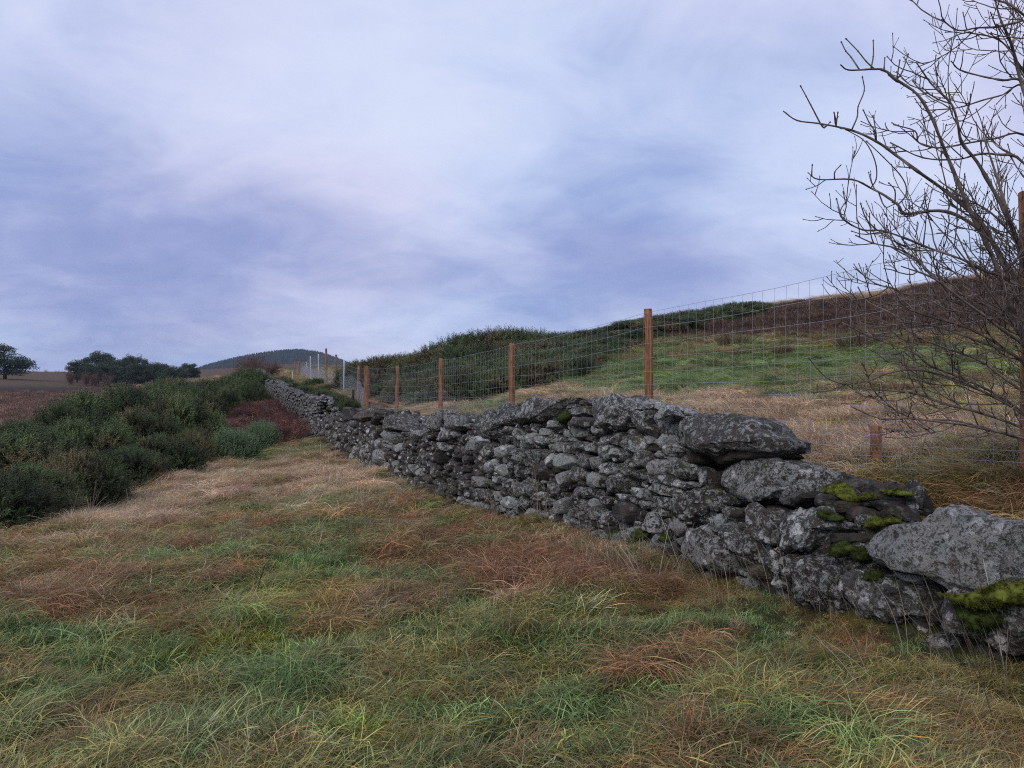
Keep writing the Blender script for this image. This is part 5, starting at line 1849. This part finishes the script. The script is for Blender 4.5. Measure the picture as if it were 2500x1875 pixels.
for k_, (px, Y, R, ty) in enumerate(sorted(((1000, 28.5, 1.1, 928), (1080, 26, 1.2, 905), (1160, 24.8, 1.2, 892), (1235, 24.2, 1.2, 885), (1315, 24.6, 1.2, 876), (1390, 25.5, 1.1, 868), (1440, 27.5, .9, 862), (960, 32, 1.1, 915), (1030, 30.5, 1.3, 905), (1110, 28.5, 1.4, 880), (1195, 27.5, 1.5, 862), (1280, 27.5, 1.5, 856), (1355, 28.2, 1.4, 852), (1415, 30, 1.2, 850), (1150, 31.5, 1.8, 845), (1250, 31.5, 1.9, 832), (1340, 32, 1.9, 830), (1410, 34, 1.7, 832), (1080, 33, 1.6, 868)))):
    gorse_top(px, Y, R, ty, 'dark gorse bush at the foot of the thicket behind the fence, %s' % (ORD[k_] + (' from the left' if k_ else '')), RIGHT)
RS = 'gorse bush on the brow of the hill, against the sky'
for k_, (px, Y, R, ty) in enumerate(sorted(((1580, 41, 2.0, 778), (1640, 42, 2.1, 768), (1700, 43, 2.1, 758), (1755, 44, 2.0, 748), (1805, 45, 2.0, 738), (1850, 46, 1.2, 736), (1530, 38, 1.6, 800), (1610, 39, 1.3, 800), (1468, 30, 1.3, 842), (1520, 31, 1.2, 834), (1562, 32.5, 1.2, 824), (1500, 32, 1.5, 822), (1548, 34, 1.5, 812), (1602, 34.5, 1.3, 816), (1650, 36, 1.3, 802), (1608, 37, 1.6, 790), (1690, 39, 1.3, 786), (1475, 34, 1.5, 835), (1510, 36, 1.7, 818), (1565, 37.5, 1.6, 806), (1640, 40, 1.5, 795), (1700, 41, 1.5, 784), (1760, 42, 1.4, 774), (1815, 43.5, 1.3, 764)))):
    gorse_top(px, Y, R, ty, 'gorse bush on the brow of the hill against the sky, %s' % (ORD[k_] + (' from the left' if k_ else '')), 'gorse on the hill brow')
# ------------------------------------------------------------------ far trees


def pine_variant(seed, H=8.0, R=5.0, bare=.16):
    lr = np.random.default_rng(seed)
    mb = MB()
    trunk = np.array([[0, 0, -.4], [.1, 0, H * .3], [.25, .1, H * .6], [.2, .2, H * .85]])
    mb.add(*tube(trunk, [.36, .28, .2, .08], 7))
    tr = mb.mesh('trunk', smooth=True)
    pads = []
    lim = MB()
    n = 38
    for k in range(n):
        t = lr.uniform(bare, 1.0)
        a = k * 2.4 + lr.uniform(-.4, .4)
        w = R * (0.95 - .55 * ((t - .55) / .5) ** 2) * lr.uniform(.5, 1.0)
        z = H * t
        c = np.array([math.cos(a) * w, math.sin(a) * w, z + lr.uniform(-.2, .5)])
        s = np.array([.2, .1, max(.6, z - .25 * w)])
        mid = (s + c) / 2 + [0, 0, .2]
        lim.add(*tube(np.array([s, mid, c]), [.12, .08, .03], 4))
        pads.append((c, lr.uniform(.7, 1.25) * R * .34))
    lb = lim.mesh('limbs', smooth=True)
    vs = []
    for c, r in pads:
        for q in range(4):
            c2 = c + lr.normal(0, .45, 3) * r * np.array([1, 1, .35])
            m = 80
            v = lr.normal(0, 1, (m, 3))
            v /= np.linalg.norm(v, axis=1)[:, None]
            p = c2 + v * r * lr.uniform(.45, 1.0, (m, 1)) ** .5 * np.array([.8, .8, .42])
            d = lr.normal(0, 1, (m, 3)) + [0, 0, .6]
            e = np.cross(d, lr.normal(0, 1, (m, 3)))
            d *= (.17 / np.linalg.norm(d, axis=1))[:, None]
            e *= (.10 / np.linalg.norm(e, axis=1))[:, None]
            vs.append(np.stack([p - d - e, p + e - d * .3, p + d], 1).reshape(-1, 3))
    V = np.concatenate(vs)
    return tr, lb, new_mesh('crown', V, [np.arange(len(V)).reshape(-1, 3)])


PV = [pine_variant(s) for s in (31, 32, 33)]


def pine(px, basey, topy, Y, wide, label, group, v):
    X = (px - CX) / FPX * Y
    z = H1(X, Y)
    H = -(topy - CY) / FPX * Y - z
    o = empty('pine_tree', (X, Y, z), rng.uniform(0, 6.28))
    tag(o, label, 'pine tree', group)
    tr, lb, cr = PV[v % 3]
    sx = wide / FPX * Y / 10.0
    for nm, me, m in (('trunk', tr, M_PINEBARK), ('limbs', lb, M_PINEBARK), ('crown', cr, M_PINE)):
        c = obj(nm, me, m, o)
        c.scale = (sx, sx, H / 8.4)
        if nm in ('crown', 'limbs'):
            c['kind'] = 'stuff'


pine(12, 928, 846, 180, 125, 'spreading dark pine standing alone on the moor at the left edge', None, 1)
WOOD = 'pines in the small wood on the moor'
for k, (px, ty, wd, Y) in enumerate(sorted(((188, 884, 48, 190), (205, 876, 40, 200), (240, 864, 55, 190), (258, 866, 50, 205), (285, 880, 60, 185), (310, 874, 55, 195), (325, 867, 44, 205), (348, 878, 55, 190), (375, 886, 55, 185),
                                    (395, 890, 50, 195), (225, 888, 60, 178), (265, 886, 60, 178), (335, 890, 60, 178), (432, 893, 40, 185), (455, 890, 34, 190), (474, 890, 30, 192), (412, 899, 46, 180)))):
    lab = 'dark pine packed into the small wood on the moor, %s from the left' % ORD[min(k, 15)]
    if px == 474:
        lab = 'rightmost dark pine of the small wood, beside a gap of sky'
    if px == 188:
        lab = 'leftmost pine of the small wood on the moor'
    pine(px, 940, ty, Y, wd, lab, WOOD, k)


def bare_variant(seed, H, R, n=70, rad=.05):
    lr = np.random.default_rng(seed)
    tw, st = MB(), MB()
    for k in range(6):
        a = lr.uniform(0, 6.28)
        p = [np.array([0, 0, -.3])]
        d = np.array([math.cos(a) * .25, math.sin(a) * .25, 1.0])
        for i in range(5):
            d = d + lr.normal(0, .12, 3) + np.array([math.cos(a), math.sin(a), 0]) * .08
            d /= np.linalg.norm(d)
            p.append(p[-1] + d * H * .17)
        p = np.array(p)
        st.add(*tube(p, rad * np.array([1.3, 1.1, .9, .7, .5, .3]), 5))
        for j in range(n):
            q = lr.uniform(.25, 1)
            o = p[0] + (p[-1] - p[0]) * q
            v = lr.normal(0, 1, 3) + [0, 0, .7]
            v /= np.linalg.norm(v)
            L = R * lr.uniform(.35, .8)
            m = o + v * L * .5 + lr.normal(0, .06, 3)
            e = o + v * L + [0, 0, .12 * L]
            tw.add(*tube(np.array([o, m, e]), [rad * .28, rad * .2, rad * .1], 3, cap=False)[:2])
            for _ in range(3):
                w = v + lr.normal(0, .5, 3)
                tw.add(*tube(np.array([m, m + w * L * .42]), [rad * .17, rad * .08], 3, cap=False)[:2])
    return st.mesh('trunk', smooth=True), tw.mesh('twigs')


BVAR = bare_variant(51, 4.2, 2.4, 110, .045)
BSM = bare_variant(52, 3.0, 1.1, 14, .05)


def bare(px, Y, topy, var, h0, wide, label, group, cat='bare tree', bark=None):
    X = (px - CX) / FPX * Y
    z = H1(X, Y)
    H = -(topy - CY) / FPX * Y - z
    o = empty('bare_tree', (X, Y, z), rng.uniform(0, 6))
    tag(o, label, cat, group)
    for nm, me, m in (('trunk', var[0], bark or M_BIRCHBARK), ('twigs', var[1], M_BIRCHTWIG)):
        c = obj(nm, me, m, o)
        c.scale = (wide, wide, H / h0)
        if nm == 'twigs':
            c['kind'] = 'stuff'


bare(603, 80, 862, BVAR, 4.3, 1.0, 'rounded bare birch thicket with pale stems above the far wall', None)
bare(652, 86, 880, BVAR, 4.3, .62, 'smaller bare brown tree right of the rounded birch thicket', None)
for k_, (px, ty) in enumerate(sorted(((114, 897), (139, 899), (153, 901)))):
    bare(px, 250, ty, BSM, 3.3, .7, 'tiny bare tree on the skyline of the pale moor, %s' % (ORD[k_] + (' from the left' if k_ else '')), 'tiny trees on the moor skyline')
for k_, (px, ty) in enumerate(sorted(((300, 862), (345, 872), (278, 868), (398, 880)))):
    bare(px, 215, ty, BSM, 3.3, 1.1, 'reddish bare treetop rising out of the pine wood, %s' % (ORD[k_] + (' from the left' if k_ else '')), 'bare trees in the pine wood', bark=M_BIRCHTWIG)
for k_, (px, ty) in enumerate(sorted(((175, 902), (212, 905), (235, 908), (262, 908)))):
    bare(px, 168, ty, BVAR, 4.6, .55, 'purplish bare tree in front of the pine wood, %s' % (ORD[k_] + (' from the left' if k_ else '')), 'bare trees before the pine wood', bark=M_BIRCHTWIG)

# ------------------------------------------------------------------ far forested hill


def build_hill():
    Y0 = 1500.0
    xs = np.array([430, 480, 540, 600, 660, 720, 760, 800, 840, 880, 930, 1000])
    ys = np.array([920, 897, 880, 867, 857, 852, 854, 864, 880, 897, 915, 930])
    u = np.linspace(-60, 60, 81)
    px = np.linspace(380, 1100, 81)
    top = (CY - np.interp(px, xs, ys, left=938, right=938) - 4.5) / FPX * Y0
    top = np.convolve(np.pad(top, 3, mode='edge'), np.ones(7) / 7, 'valid')
    X = (px - CX) / FPX * Y0
    v = np.linspace(-1, 1, 41)
    V = []
    for j, t in enumerate(v):
        prof = np.cos(t * math.pi / 2) ** 1.2 if t < 0 else math.cos(t * math.pi / 2)
        y = Y0 + t * 340
        V.append(np.stack([X * y / Y0, np.full_like(X, y), (top + 8) * prof - 8], -1))
    V = np.array(V)
    n, m = V.shape[:2]
    i = np.arange(n - 1)[:, None] * m
    j = np.arange(m - 1)[None]
    Q = np.stack([i + j, i + j + 1, i + m + j + 1, i + m + j], -1).reshape(-1, 4)
    o = obj('hill', new_mesh('hill', V.reshape(-1, 3), [Q], smooth=True), M_HILL)
    tag(o, 'distant rounded hill covered in dark plantation', 'hill', kind='structure')
    lr = np.random.default_rng(3)
    N = 15000
    a, b = lr.uniform(0, n - 26, N), lr.uniform(4, m - 5, N)
    a = np.concatenate([a, lr.uniform(n // 2 - 3, n // 2 + 2, 2500)])
    b = np.concatenate([b, lr.uniform(4, m - 5, 2500)])
    i0, j0 = a.astype(int), b.astype(int)
    fa, fb = (a - i0)[:, None], (b - j0)[:, None]
    p = (V[i0, j0] * (1 - fa) * (1 - fb) + V[i0 + 1, j0] * fa * (1 - fb) + V[i0, j0 + 1] * (1 - fa) * fb + V[i0 + 1, j0 + 1] * fa * fb)
    h = lr.uniform(3.0, 5.5, len(p))
    r = h * .24
    k = 5
    th = np.arange(k) * 2 * math.pi / k
    ring = np.stack([np.cos(th), np.sin(th), np.zeros(k)], -1)
    vv = p[:, None] + ring[None] * r[:, None, None] - [0, 0, .5]
    tip = p + np.stack([np.zeros_like(h), np.zeros_like(h), h], -1)
    W = np.concatenate([vv, tip[:, None]], 1).reshape(-1, 3)
    bb = np.arange(len(p))[:, None, None] * (k + 1)
    T = (bb + np.array([[q, (q + 1) % k, k] for q in range(k)])[None]).reshape(-1, 3)
    o = obj('conifer_plantation', new_mesh('conifer_plantation', W, [T]), M_SPRUCE)
    tag(o, 'dense dark conifer plantation covering the distant hill', 'forest', kind='stuff')


build_hill()

# ------------------------------------------------------------------ grasses (ground cover, instanced tufts)


def tuft(name, seed, n, R, L, w, el0, el1, spread, curl=.25, head=0.0, seg=4, warm=.0):
    """blades that lean towards +X; colour variation per blade"""
    lr = np.random.default_rng(seed)
    V, Q, T, C = [], [], [], []
    k0 = 0
    for b in range(n):
        a = lr.uniform(0, 6.28)
        q = R * math.sqrt(lr.uniform())
        p = np.array([q * math.cos(a), q * math.sin(a), -.02])
        az = lr.normal(0, spread)
        ln = lr.uniform(*L)
        e0, e1 = math.radians(lr.uniform(*el0)), math.radians(lr.uniform(*el1))
        ww = lr.uniform(.7, 1.3) * w
        pts, dirs = [p], []
        for s in range(seg):
            t = s / (seg - 1)
            e = e0 + (e1 - e0) * t ** .8
            az += lr.normal(0, curl / seg)
            d = np.array([math.cos(e) * math.cos(az), math.cos(e) * math.sin(az), math.sin(e)])
            dirs.append(d)
            q2 = pts[-1] + d * ln / seg
            pts.append(q2)
        pts = np.array(pts)
        sd = np.array([-math.sin(az), math.cos(az), 0]) * math.cos(.6) + np.array([0, 0, 1]) * math.sin(lr.uniform(-.9, .9))
        sd /= np.linalg.norm(sd)
        for s in range(seg + 1):
            f = ww * (1 - .15 * s / seg) * (1 if s < seg else .0)
            if head and s >= seg - 1 and lr.uniform() < head:
                f = ww * 2.2
            if s < seg:
                V += [pts[s] - sd * f / 2, pts[s] + sd * f / 2]
            else:
                V += [pts[s]]
        for s in range(seg - 1):
            i = k0 + 2 * s
            Q.append((i, i + 1, i + 3, i + 2))
        i = k0 + 2 * (seg - 1)
        T.append((i, i + 1, i + 2))
        br = lr.uniform(.35, 1.7)
        col = np.array([1, 1, 1]) * br
        if lr.uniform() < warm:
            col = col * np.array([1.7, 1.3, 1.0])
        elif lr.uniform() < .22:
            col = col * np.array([1.05, 1.32, 1.50])
        for s in range(2 * seg + 1):
            C.append((*col, 1))
        k0 += 2 * seg + 1
    me = new_mesh(name, np.array(V), [np.array(Q), np.array(T)])
    a = me.color_attributes.new('blade', 'FLOAT_COLOR', 'POINT')
    a.data.foreach_set('color', np.array(C, np.float32).ravel())
    me.materials.append(M_GRASS)
    return me


def make_group(colname):
    """geometry nodes: instance the tufts of a collection on the vertices of this object"""
    ng = bpy.data.node_groups.new('scatter_' + colname.name, 'GeometryNodeTree')
    ng.interface.new_socket('Geometry', in_out='INPUT', socket_type='NodeSocketGeometry')
    ng.interface.new_socket('Geometry', in_out='OUTPUT', socket_type='NodeSocketGeometry')
    N = ng.nodes
    gi, go = N.new('NodeGroupInput'), N.new('NodeGroupOutput')
    ci = N.new('GeometryNodeCollectionInfo')
    ci.inputs['Collection'].default_value = colname
    ci.inputs['Separate Children'].default_value = True
    ci.inputs['Reset Children'].default_value = True
    ip = N.new('GeometryNodeInstanceOnPoints')
    ip.inputs['Pick Instance'].default_value = True

    def attr(nm, typ):
        a = N.new('GeometryNodeInputNamedAttribute')
        a.data_type = typ
        a.inputs['Name'].default_value = nm
        return a.outputs[0]
    ng.links.new(gi.outputs[0], ip.inputs['Points'])
    ng.links.new(ci.outputs[0], ip.inputs['Instance'])
    ng.links.new(attr('which', 'INT'), ip.inputs['Instance Index'])
    er = N.new('FunctionNodeEulerToRotation')
    ng.links.new(attr('rot', 'FLOAT_VECTOR'), er.inputs[0])
    ng.links.new(er.outputs[0], ip.inputs['Rotation'])
    ng.links.new(attr('size', 'FLOAT_VECTOR'), ip.inputs['Scale'])
    ng.links.new(ip.outputs[0], go.inputs[0])
    return ng


def scatter(name, label, cat, meshes, pts, rot, size, which, tint):
    c = bpy.data.collections.new(name + '_tufts')
    for i, me in enumerate(meshes):
        o = bpy.data.objects.new('%s_tuft_%02d' % (name, i), me)
        c.objects.link(o)
    me = bpy.data.meshes.new(name)
    n = len(pts)
    me.vertices.add(n)
    me.vertices.foreach_set('co', np.asarray(pts, np.float32).ravel())
    for nm, typ, arr, key in (('rot', 'FLOAT_VECTOR', rot, 'vector'), ('size', 'FLOAT_VECTOR', size, 'vector'), ('which', 'INT', which, 'value')):
        a = me.attributes.new(nm, typ, 'POINT')
        a.data.foreach_set(key, np.ascontiguousarray(arr, np.int32 if typ == 'INT' else np.float32).ravel())
    a = me.attributes.new('tint', 'FLOAT_COLOR', 'POINT')
    t4 = np.ones((n, 4), np.float32)
    t4[:, :3] = tint
    a.data.foreach_set('color', t4.ravel())
    o = obj(name, me)
    tag(o, label, cat, kind='stuff')
    md = o.modifiers.new('scatter', 'NODES')
    md.node_group = make_group(c)
    return o


def wall_side(x, y):
    """distance behind the front face of the near wall (negative in front of it)"""
    F = FP[::8, :2]
    Nn = FN[::8]
    out = np.full(len(x), -9.0)
    for i in range(0, len(x), 8000):
        dx = x[i:i + 8000, None] - F[None, :, 0]
        dy = y[i:i + 8000, None] - F[None, :, 1]
        j = (dx * dx + dy * dy).argmin(1)
        ii = np.arange(len(j))
        out[i:i + 8000] = -(dx[ii, j] * Nn[j, 0] + dy[ii, j] * Nn[j, 1])
    return out


def build_grass():
    lr = np.random.default_rng(21)
    kinds = {
        'green': [tuft('green_tuft', 200 + i, 46, .11, (.06, .16), .0042, (40, 85), (-20, 40), 1.1, .7, warm=.08) for i in range(5)],
        'straw': [tuft('straw_tuft', 220 + i, 56, .12, (.12, .30), .0027, (40, 85), (-25, 40), 1.0, .8, warm=.2) for i in range(5)],
        'rust': [tuft('rust_tuft', 240 + i, 60, .11, (.14, .33), .0026, (30, 80), (-35, 15), .9, .9, warm=.2, seg=5) for i in range(5)],
        'moss': [tuft('moss_tuft', 260 + i, 90, .15, (.025, .06), .0060, (15, 85), (0, 60), 2.5, .5, seg=3) for i in range(3)],
        'olive': [tuft('olive_tuft', 280 + i, 54, .12, (.09, .24), .0030, (35, 80), (-30, 25), 1.0, .8, warm=.22, seg=5) for i in range(5)],
        'heather': [tuft('heather_tuft', 300 + i, 46, .16, (.12, .30), .0065, (40, 90), (30, 95), 2.2, .5, warm=.25, seg=3) for i in range(3)],
    }
    # candidates evenly spread over the picture, thinned close to the camera
    N = 240000
    az = lr.uniform(math.radians(-37), math.radians(38), N)
    r = np.exp(lr.uniform(math.log(2.2), math.log(110), N))
    dens = N / (math.radians(75) * (math.log(110) - math.log(2.2))) / r ** 2
    keep = lr.uniform(0, 1, N) < np.minimum(1, 330 / dens)
    x, y = r * np.sin(az), r * np.cos(az)
    r = r[keep]
    x, y = x[keep], y[keep]
    z = height(x, y)
    c, S, px, py, hw = zone_color(x, y, z)
    ws = wall_side(x, y)
    ok = ~((ws > -.04) & (ws < .62) & (y < 27))
    # hidden or covered ground
    fw = np.interp(y, FARW_P[:, 1], FARW_P[:, 0])
    ok &= ~((y > 27.5) & (y < 80) & (np.abs(x - fw) < .8))
    brk = poly_mask(px, py, [(548, 1052), (585, 1010), (640, 985), (680, 990), (712, 1020), (740, 1060), (730, 1085), (650, 1100), (600, 1085)]) & (y > 20)
    k = (S + lr.gumbel(0, .20, S.shape)).argmax(1)
    far_left = (px < 760) & (y > 55)
    heath = (hw > lr.uniform(.25, .75, len(hw)))
    names = ['green', 'straw', 'rust', 'moss', 'olive']
    info = {'green': ('meadow_grass', 'short blue green grass growing in patches over the rough slope'),
            'straw': ('straw_grass', 'pale straw coloured dead grass standing in loose drifts'),
            'rust': ('rust_grass', 'matted red brown dead grass lying over the slope'),
            'moss': ('ground_moss', 'yellow green moss in low patches among the grass'),
            'olive': ('mixed_grass', 'olive brown mixed grass matted across the slope')}
    flow = 0.15 + 1.25 * n2(x, y, .28, 71.0, 2) + .9 * n2(x, y, 1.3, 77.0, 2)
    flow = np.where(ws > .3, flow + 2.6, flow - .5)

    def emit(nm, lab, cat, meshes, sel, base_col, s0, var=.3, zs=1.0):
        n = sel.sum()
        if not n:
            return
        rr = r[sel]
        s = s0 * lr.uniform(.7, 1.3, n) * np.clip(rr / 11, .9, 4.0) ** .45
        wsel = ws[sel]
        s = s * np.where((wsel > -.55) & (wsel < 0) & (y[sel] < 27), .62, 1.0) * np.where((wsel > -1.3) & (wsel < 0) & (y[sel] < 5.6), .62, 1.0)
        zs = zs * np.where(rr > 12, .78, 1.0)
        size = np.stack([s, s, s * zs * lr.uniform(.75, 1.2, n)], -1)
        rot = np.stack([lr.normal(0, .08, n), lr.normal(0, .08, n), flow[sel] + lr.normal(0, .75, n)], -1)
        br = np.exp(lr.normal(0, var, n))[:, None]
        hue = 1 + lr.normal(0, .07, (n, 3))
        scatter(nm, lab, cat, meshes, np.stack([x[sel], y[sel], z[sel]], -1), rot, size, lr.integers(0, len(meshes), n), np.clip(base_col[sel] * br * hue, 0, .9))
    for i, nm in enumerate(names):
        sel = ok & (k == i) & ~heath & ~brk
        col = PAL[i][None] * .72 + c * .38
        s0 = {'green': 1.0, 'straw': .95, 'rust': .95, 'moss': 1.0, 'olive': 1.0}[nm]
        emit(info[nm][0], info[nm][1], 'moss' if nm == 'moss' else 'grass', kinds[nm], sel, col, s0)
    # raised tussocks: long blades drooping all round from a crown
    tus = [tuft('tussock', 340 + i, 170, .13, (.22, .46), .0027, (45, 90), (-55, -5), 2.4, .5, warm=.22, seg=5) for i in range(4)]
    for i, nm, dn in ((2, 'rust', .055), (4, 'olive', .045), (1, 'straw', .030), (0, 'green', .022)):
        sel = ok & (k == i) & ~heath & ~brk & (lr.uniform(size=len(r)) < dn * np.clip(r / 9, .35, 2.6)) & ~((ws > -.4) & (ws < .7) & (y < 27)) & (r > 2.9)
        if sel.sum():
            lab = {'rust': ('rust_tussock_grass', 'domed red brown grass tussocks with long drooping blades'), 'olive': ('olive_tussock_grass', 'domed olive brown grass tussocks with drooping blades'),
                   'straw': ('straw_tussock_grass', 'pale shaggy straw tussocks with drooping blades'), 'green': ('green_tussock_grass', 'lush green grass tussocks standing above the turf')}[nm]
            emit(lab[0], lab[1], 'grass', tus, sel, PAL[i][None] * .9 + c * .2, .9, .3, 1.0)
    sel = ok & heath & (r < 110)
    emit('heather', 'dark brown winter heather covering the upper slopes', 'heather', kinds['heather'], sel, c * 1.0, .8, .5, .75)
    # bracken, extra dense
    N2 = 5200
    bx = lr.uniform(-22, -6, N2 * 12)
    by = lr.uniform(21, 60, N2 * 12)
    bz = height(bx, by)
    bpx, bpy = proj(bx, by, bz)
    m = poly_mask(bpx, bpy, [(548, 1052), (585, 1010), (640, 985), (680, 990), (712, 1020), (742, 1060), (730, 1085), (650, 1100), (600, 1088)])
    bx, by, bz = bx[m], by[m], bz[m]
    n = len(bx)
    col = np.array([.085, .028, .021])[None] * np.exp(lr.normal(0, .55, n))[:, None]
    col[lr.uniform(size=n) < .12] = (.34, .22, .15)
    s = lr.uniform(.9, 1.7, n)
    scatter('dead_bracken', 'collapsed dark red dead bracken in front of the distant wall', 'bracken', kinds['rust'],
            np.stack([bx, by, bz + lr.uniform(0, .35, n)], -1), np.stack([lr.normal(0, .3, n), lr.normal(0, .3, n), lr.uniform(0, 6.28, n)], -1),
            np.stack([s, s, s * 1.2], -1), lr.integers(0, 5, n), col)
    # tall pale stalks standing out of the grass
    stalk = [tuft('stalk_tuft', 320 + i, 6, .14, (.45, .90), .0046, (60, 84), (25, 70), .55, .3, head=.0, seg=6) for i in range(5)]
    pts = []
    for (cx, cy, sx, sy, cnt) in ((1520, 1440, 70, 30, 26), (1250, 1290, 60, 25, 16), (1130, 1235, 60, 18, 12), (1900, 1500, 120, 25, 8), (2150, 1540, 100, 25, 8), (480, 1190, 160, 35, 40), (850, 1150, 100, 35, 24),
                                  (2400, 1720, 100, 60, 12), (950, 1700, 300, 80, 4), (1700, 1480, 60, 20, 10), (250, 1260, 150, 30, 22), (1960, 1100, 250, 40, 24), (1850, 1020, 250, 30, 24), (300, 1400, 250, 80, 10), (2350, 1600, 80, 30, 5)):
        for _ in range(cnt):
            qx, qy = lr.normal(cx, sx), lr.normal(cy, sy)
            # walk along the view line to the ground
            Y = np.geomspace(2.4, 40, 160)
            X = (qx - CX) / FPX * Y
            Z = height(X, Y)
            below = np.where((CY - qy) / FPX * Y <= Z)[0]
            if len(below):
                Y0 = Y[below[0]]
                pts.append(((qx - CX) / FPX * Y0, Y0))
    P = np.array(pts)
    wsx = wall_side(P[:, 0], P[:, 1])
    P = P[~((wsx > -.05) & (wsx < .6))]
    n = len(P)
    s = lr.uniform(.6, 1.0, n) * np.where(P[:, 1] > 9, .8, 1)
    scatter('grass_stalk', 'tall pale dry grass stalks standing out of the turf', 'grass', stalk, np.stack([P[:, 0], P[:, 1], height(P[:, 0], P[:, 1])], -1),
            np.stack([lr.normal(0, .1, n), lr.normal(0, .1, n), lr.normal(2.6, .5, n)], -1), np.stack([s, s, s], -1), lr.integers(0, 5, n),
            np.array([.27, .20, .14])[None] * np.exp(lr.normal(0, .25, n))[:, None])


build_grass()

# ------------------------------------------------------------------ rushes, twig


def build_rush(px, Y, R, H, label):
    lr = np.random.default_rng(int(px))
    X, Y, Z = at(px, Y)
    mb = MB()
    for k in range(240):
        a, q = lr.uniform(0, 6.28), R * .55 * math.sqrt(lr.uniform())
        p = np.array([q * math.cos(a), q * math.sin(a), -.05])
        e = math.radians(lr.uniform(48, 88))
        d = np.array([math.cos(a) * math.cos(e), math.sin(a) * math.cos(e), math.sin(e)])
        L = H * lr.uniform(.55, 1.1)
        b = d + np.array([math.cos(a), math.sin(a), 0]) * .25
        mb.add(*tube(np.array([p, p + d * L * .5, p + d * L * .5 + b * L * .45]), [.006, .0055, .002], 3, cap=False)[:2])
    o = obj('rush_clump', mb.mesh('rush_clump'), M_RUSH, None, (X, Y, Z))
    tag(o, label, 'rush clump', 'rush clumps in the field')


M_RUSH = plain('dry_rush', (.110, .080, .050), 0.8, 0, .5, 8.0)
build_rush(1790, 27.0, .75, .85, 'upright brown rush clump in the green field, left of the others')
build_rush(2078, 24.0, .62, .75, 'brown rush clump in the green field, just left of the bare tree')
build_rush(2128, 25.0, .6, .7, 'brown rush clump partly behind the bare tree twigs')
build_rush(1905, 24.5, .5, .45, 'low broken rush clump between the taller clumps in the field')

X, Y, Z = at(618, 6.2)
mb = MB()
mb.add(*tube(np.array([[0, 0, -.05], [.03, .02, .07], [.05, .02, .15], [.085, .03, .26]]), [.006, .0055, .005, .0035], 5))
mb.add(*tube(np.array([[.005, 0, .0], [.0, .03, .09], [.02, .05, .15]]), [.0045, .004, .002], 5))
tag(obj('twig', mb.mesh('twig', smooth=True), M_TWIG, None, (X, Y, Z)), 'small dark broken twig sticking up out of the yellow green moss', 'twig')

# ------------------------------------------------------------------ air


def build_haze():
    lo, hi, w = -75.0, 95.0, 2750.0
    V = np.array([(sx * w, sy * w, z) for z in (lo, hi) for sx, sy in ((-1, -1), (1, -1), (1, 1), (-1, 1))])
    F = np.array([(0, 3, 2, 1), (4, 5, 6, 7), (0, 1, 5, 4), (1, 2, 6, 5), (2, 3, 7, 6), (3, 0, 4, 7)])
    m = bpy.data.materials.new('haze')
    m.use_nodes = True
    nt = m.node_tree
    nt.nodes.clear()
    out = nt.nodes.new('ShaderNodeOutputMaterial')
    v = nt.nodes.new('ShaderNodeVolumePrincipled')
    v.inputs['Color'].default_value = (.66, .80, 1.0, 1)
    v.inputs['Density'].default_value = 0.00012
    v.inputs['Anisotropy'].default_value = 0.0
    nt.links.new(v.outputs[0], out.inputs['Volume'])
    o = obj('haze', new_mesh('haze', V, [F]), m)
    tag(o, 'thin blue evening haze over the far hill', 'haze', kind='stuff')


build_haze()
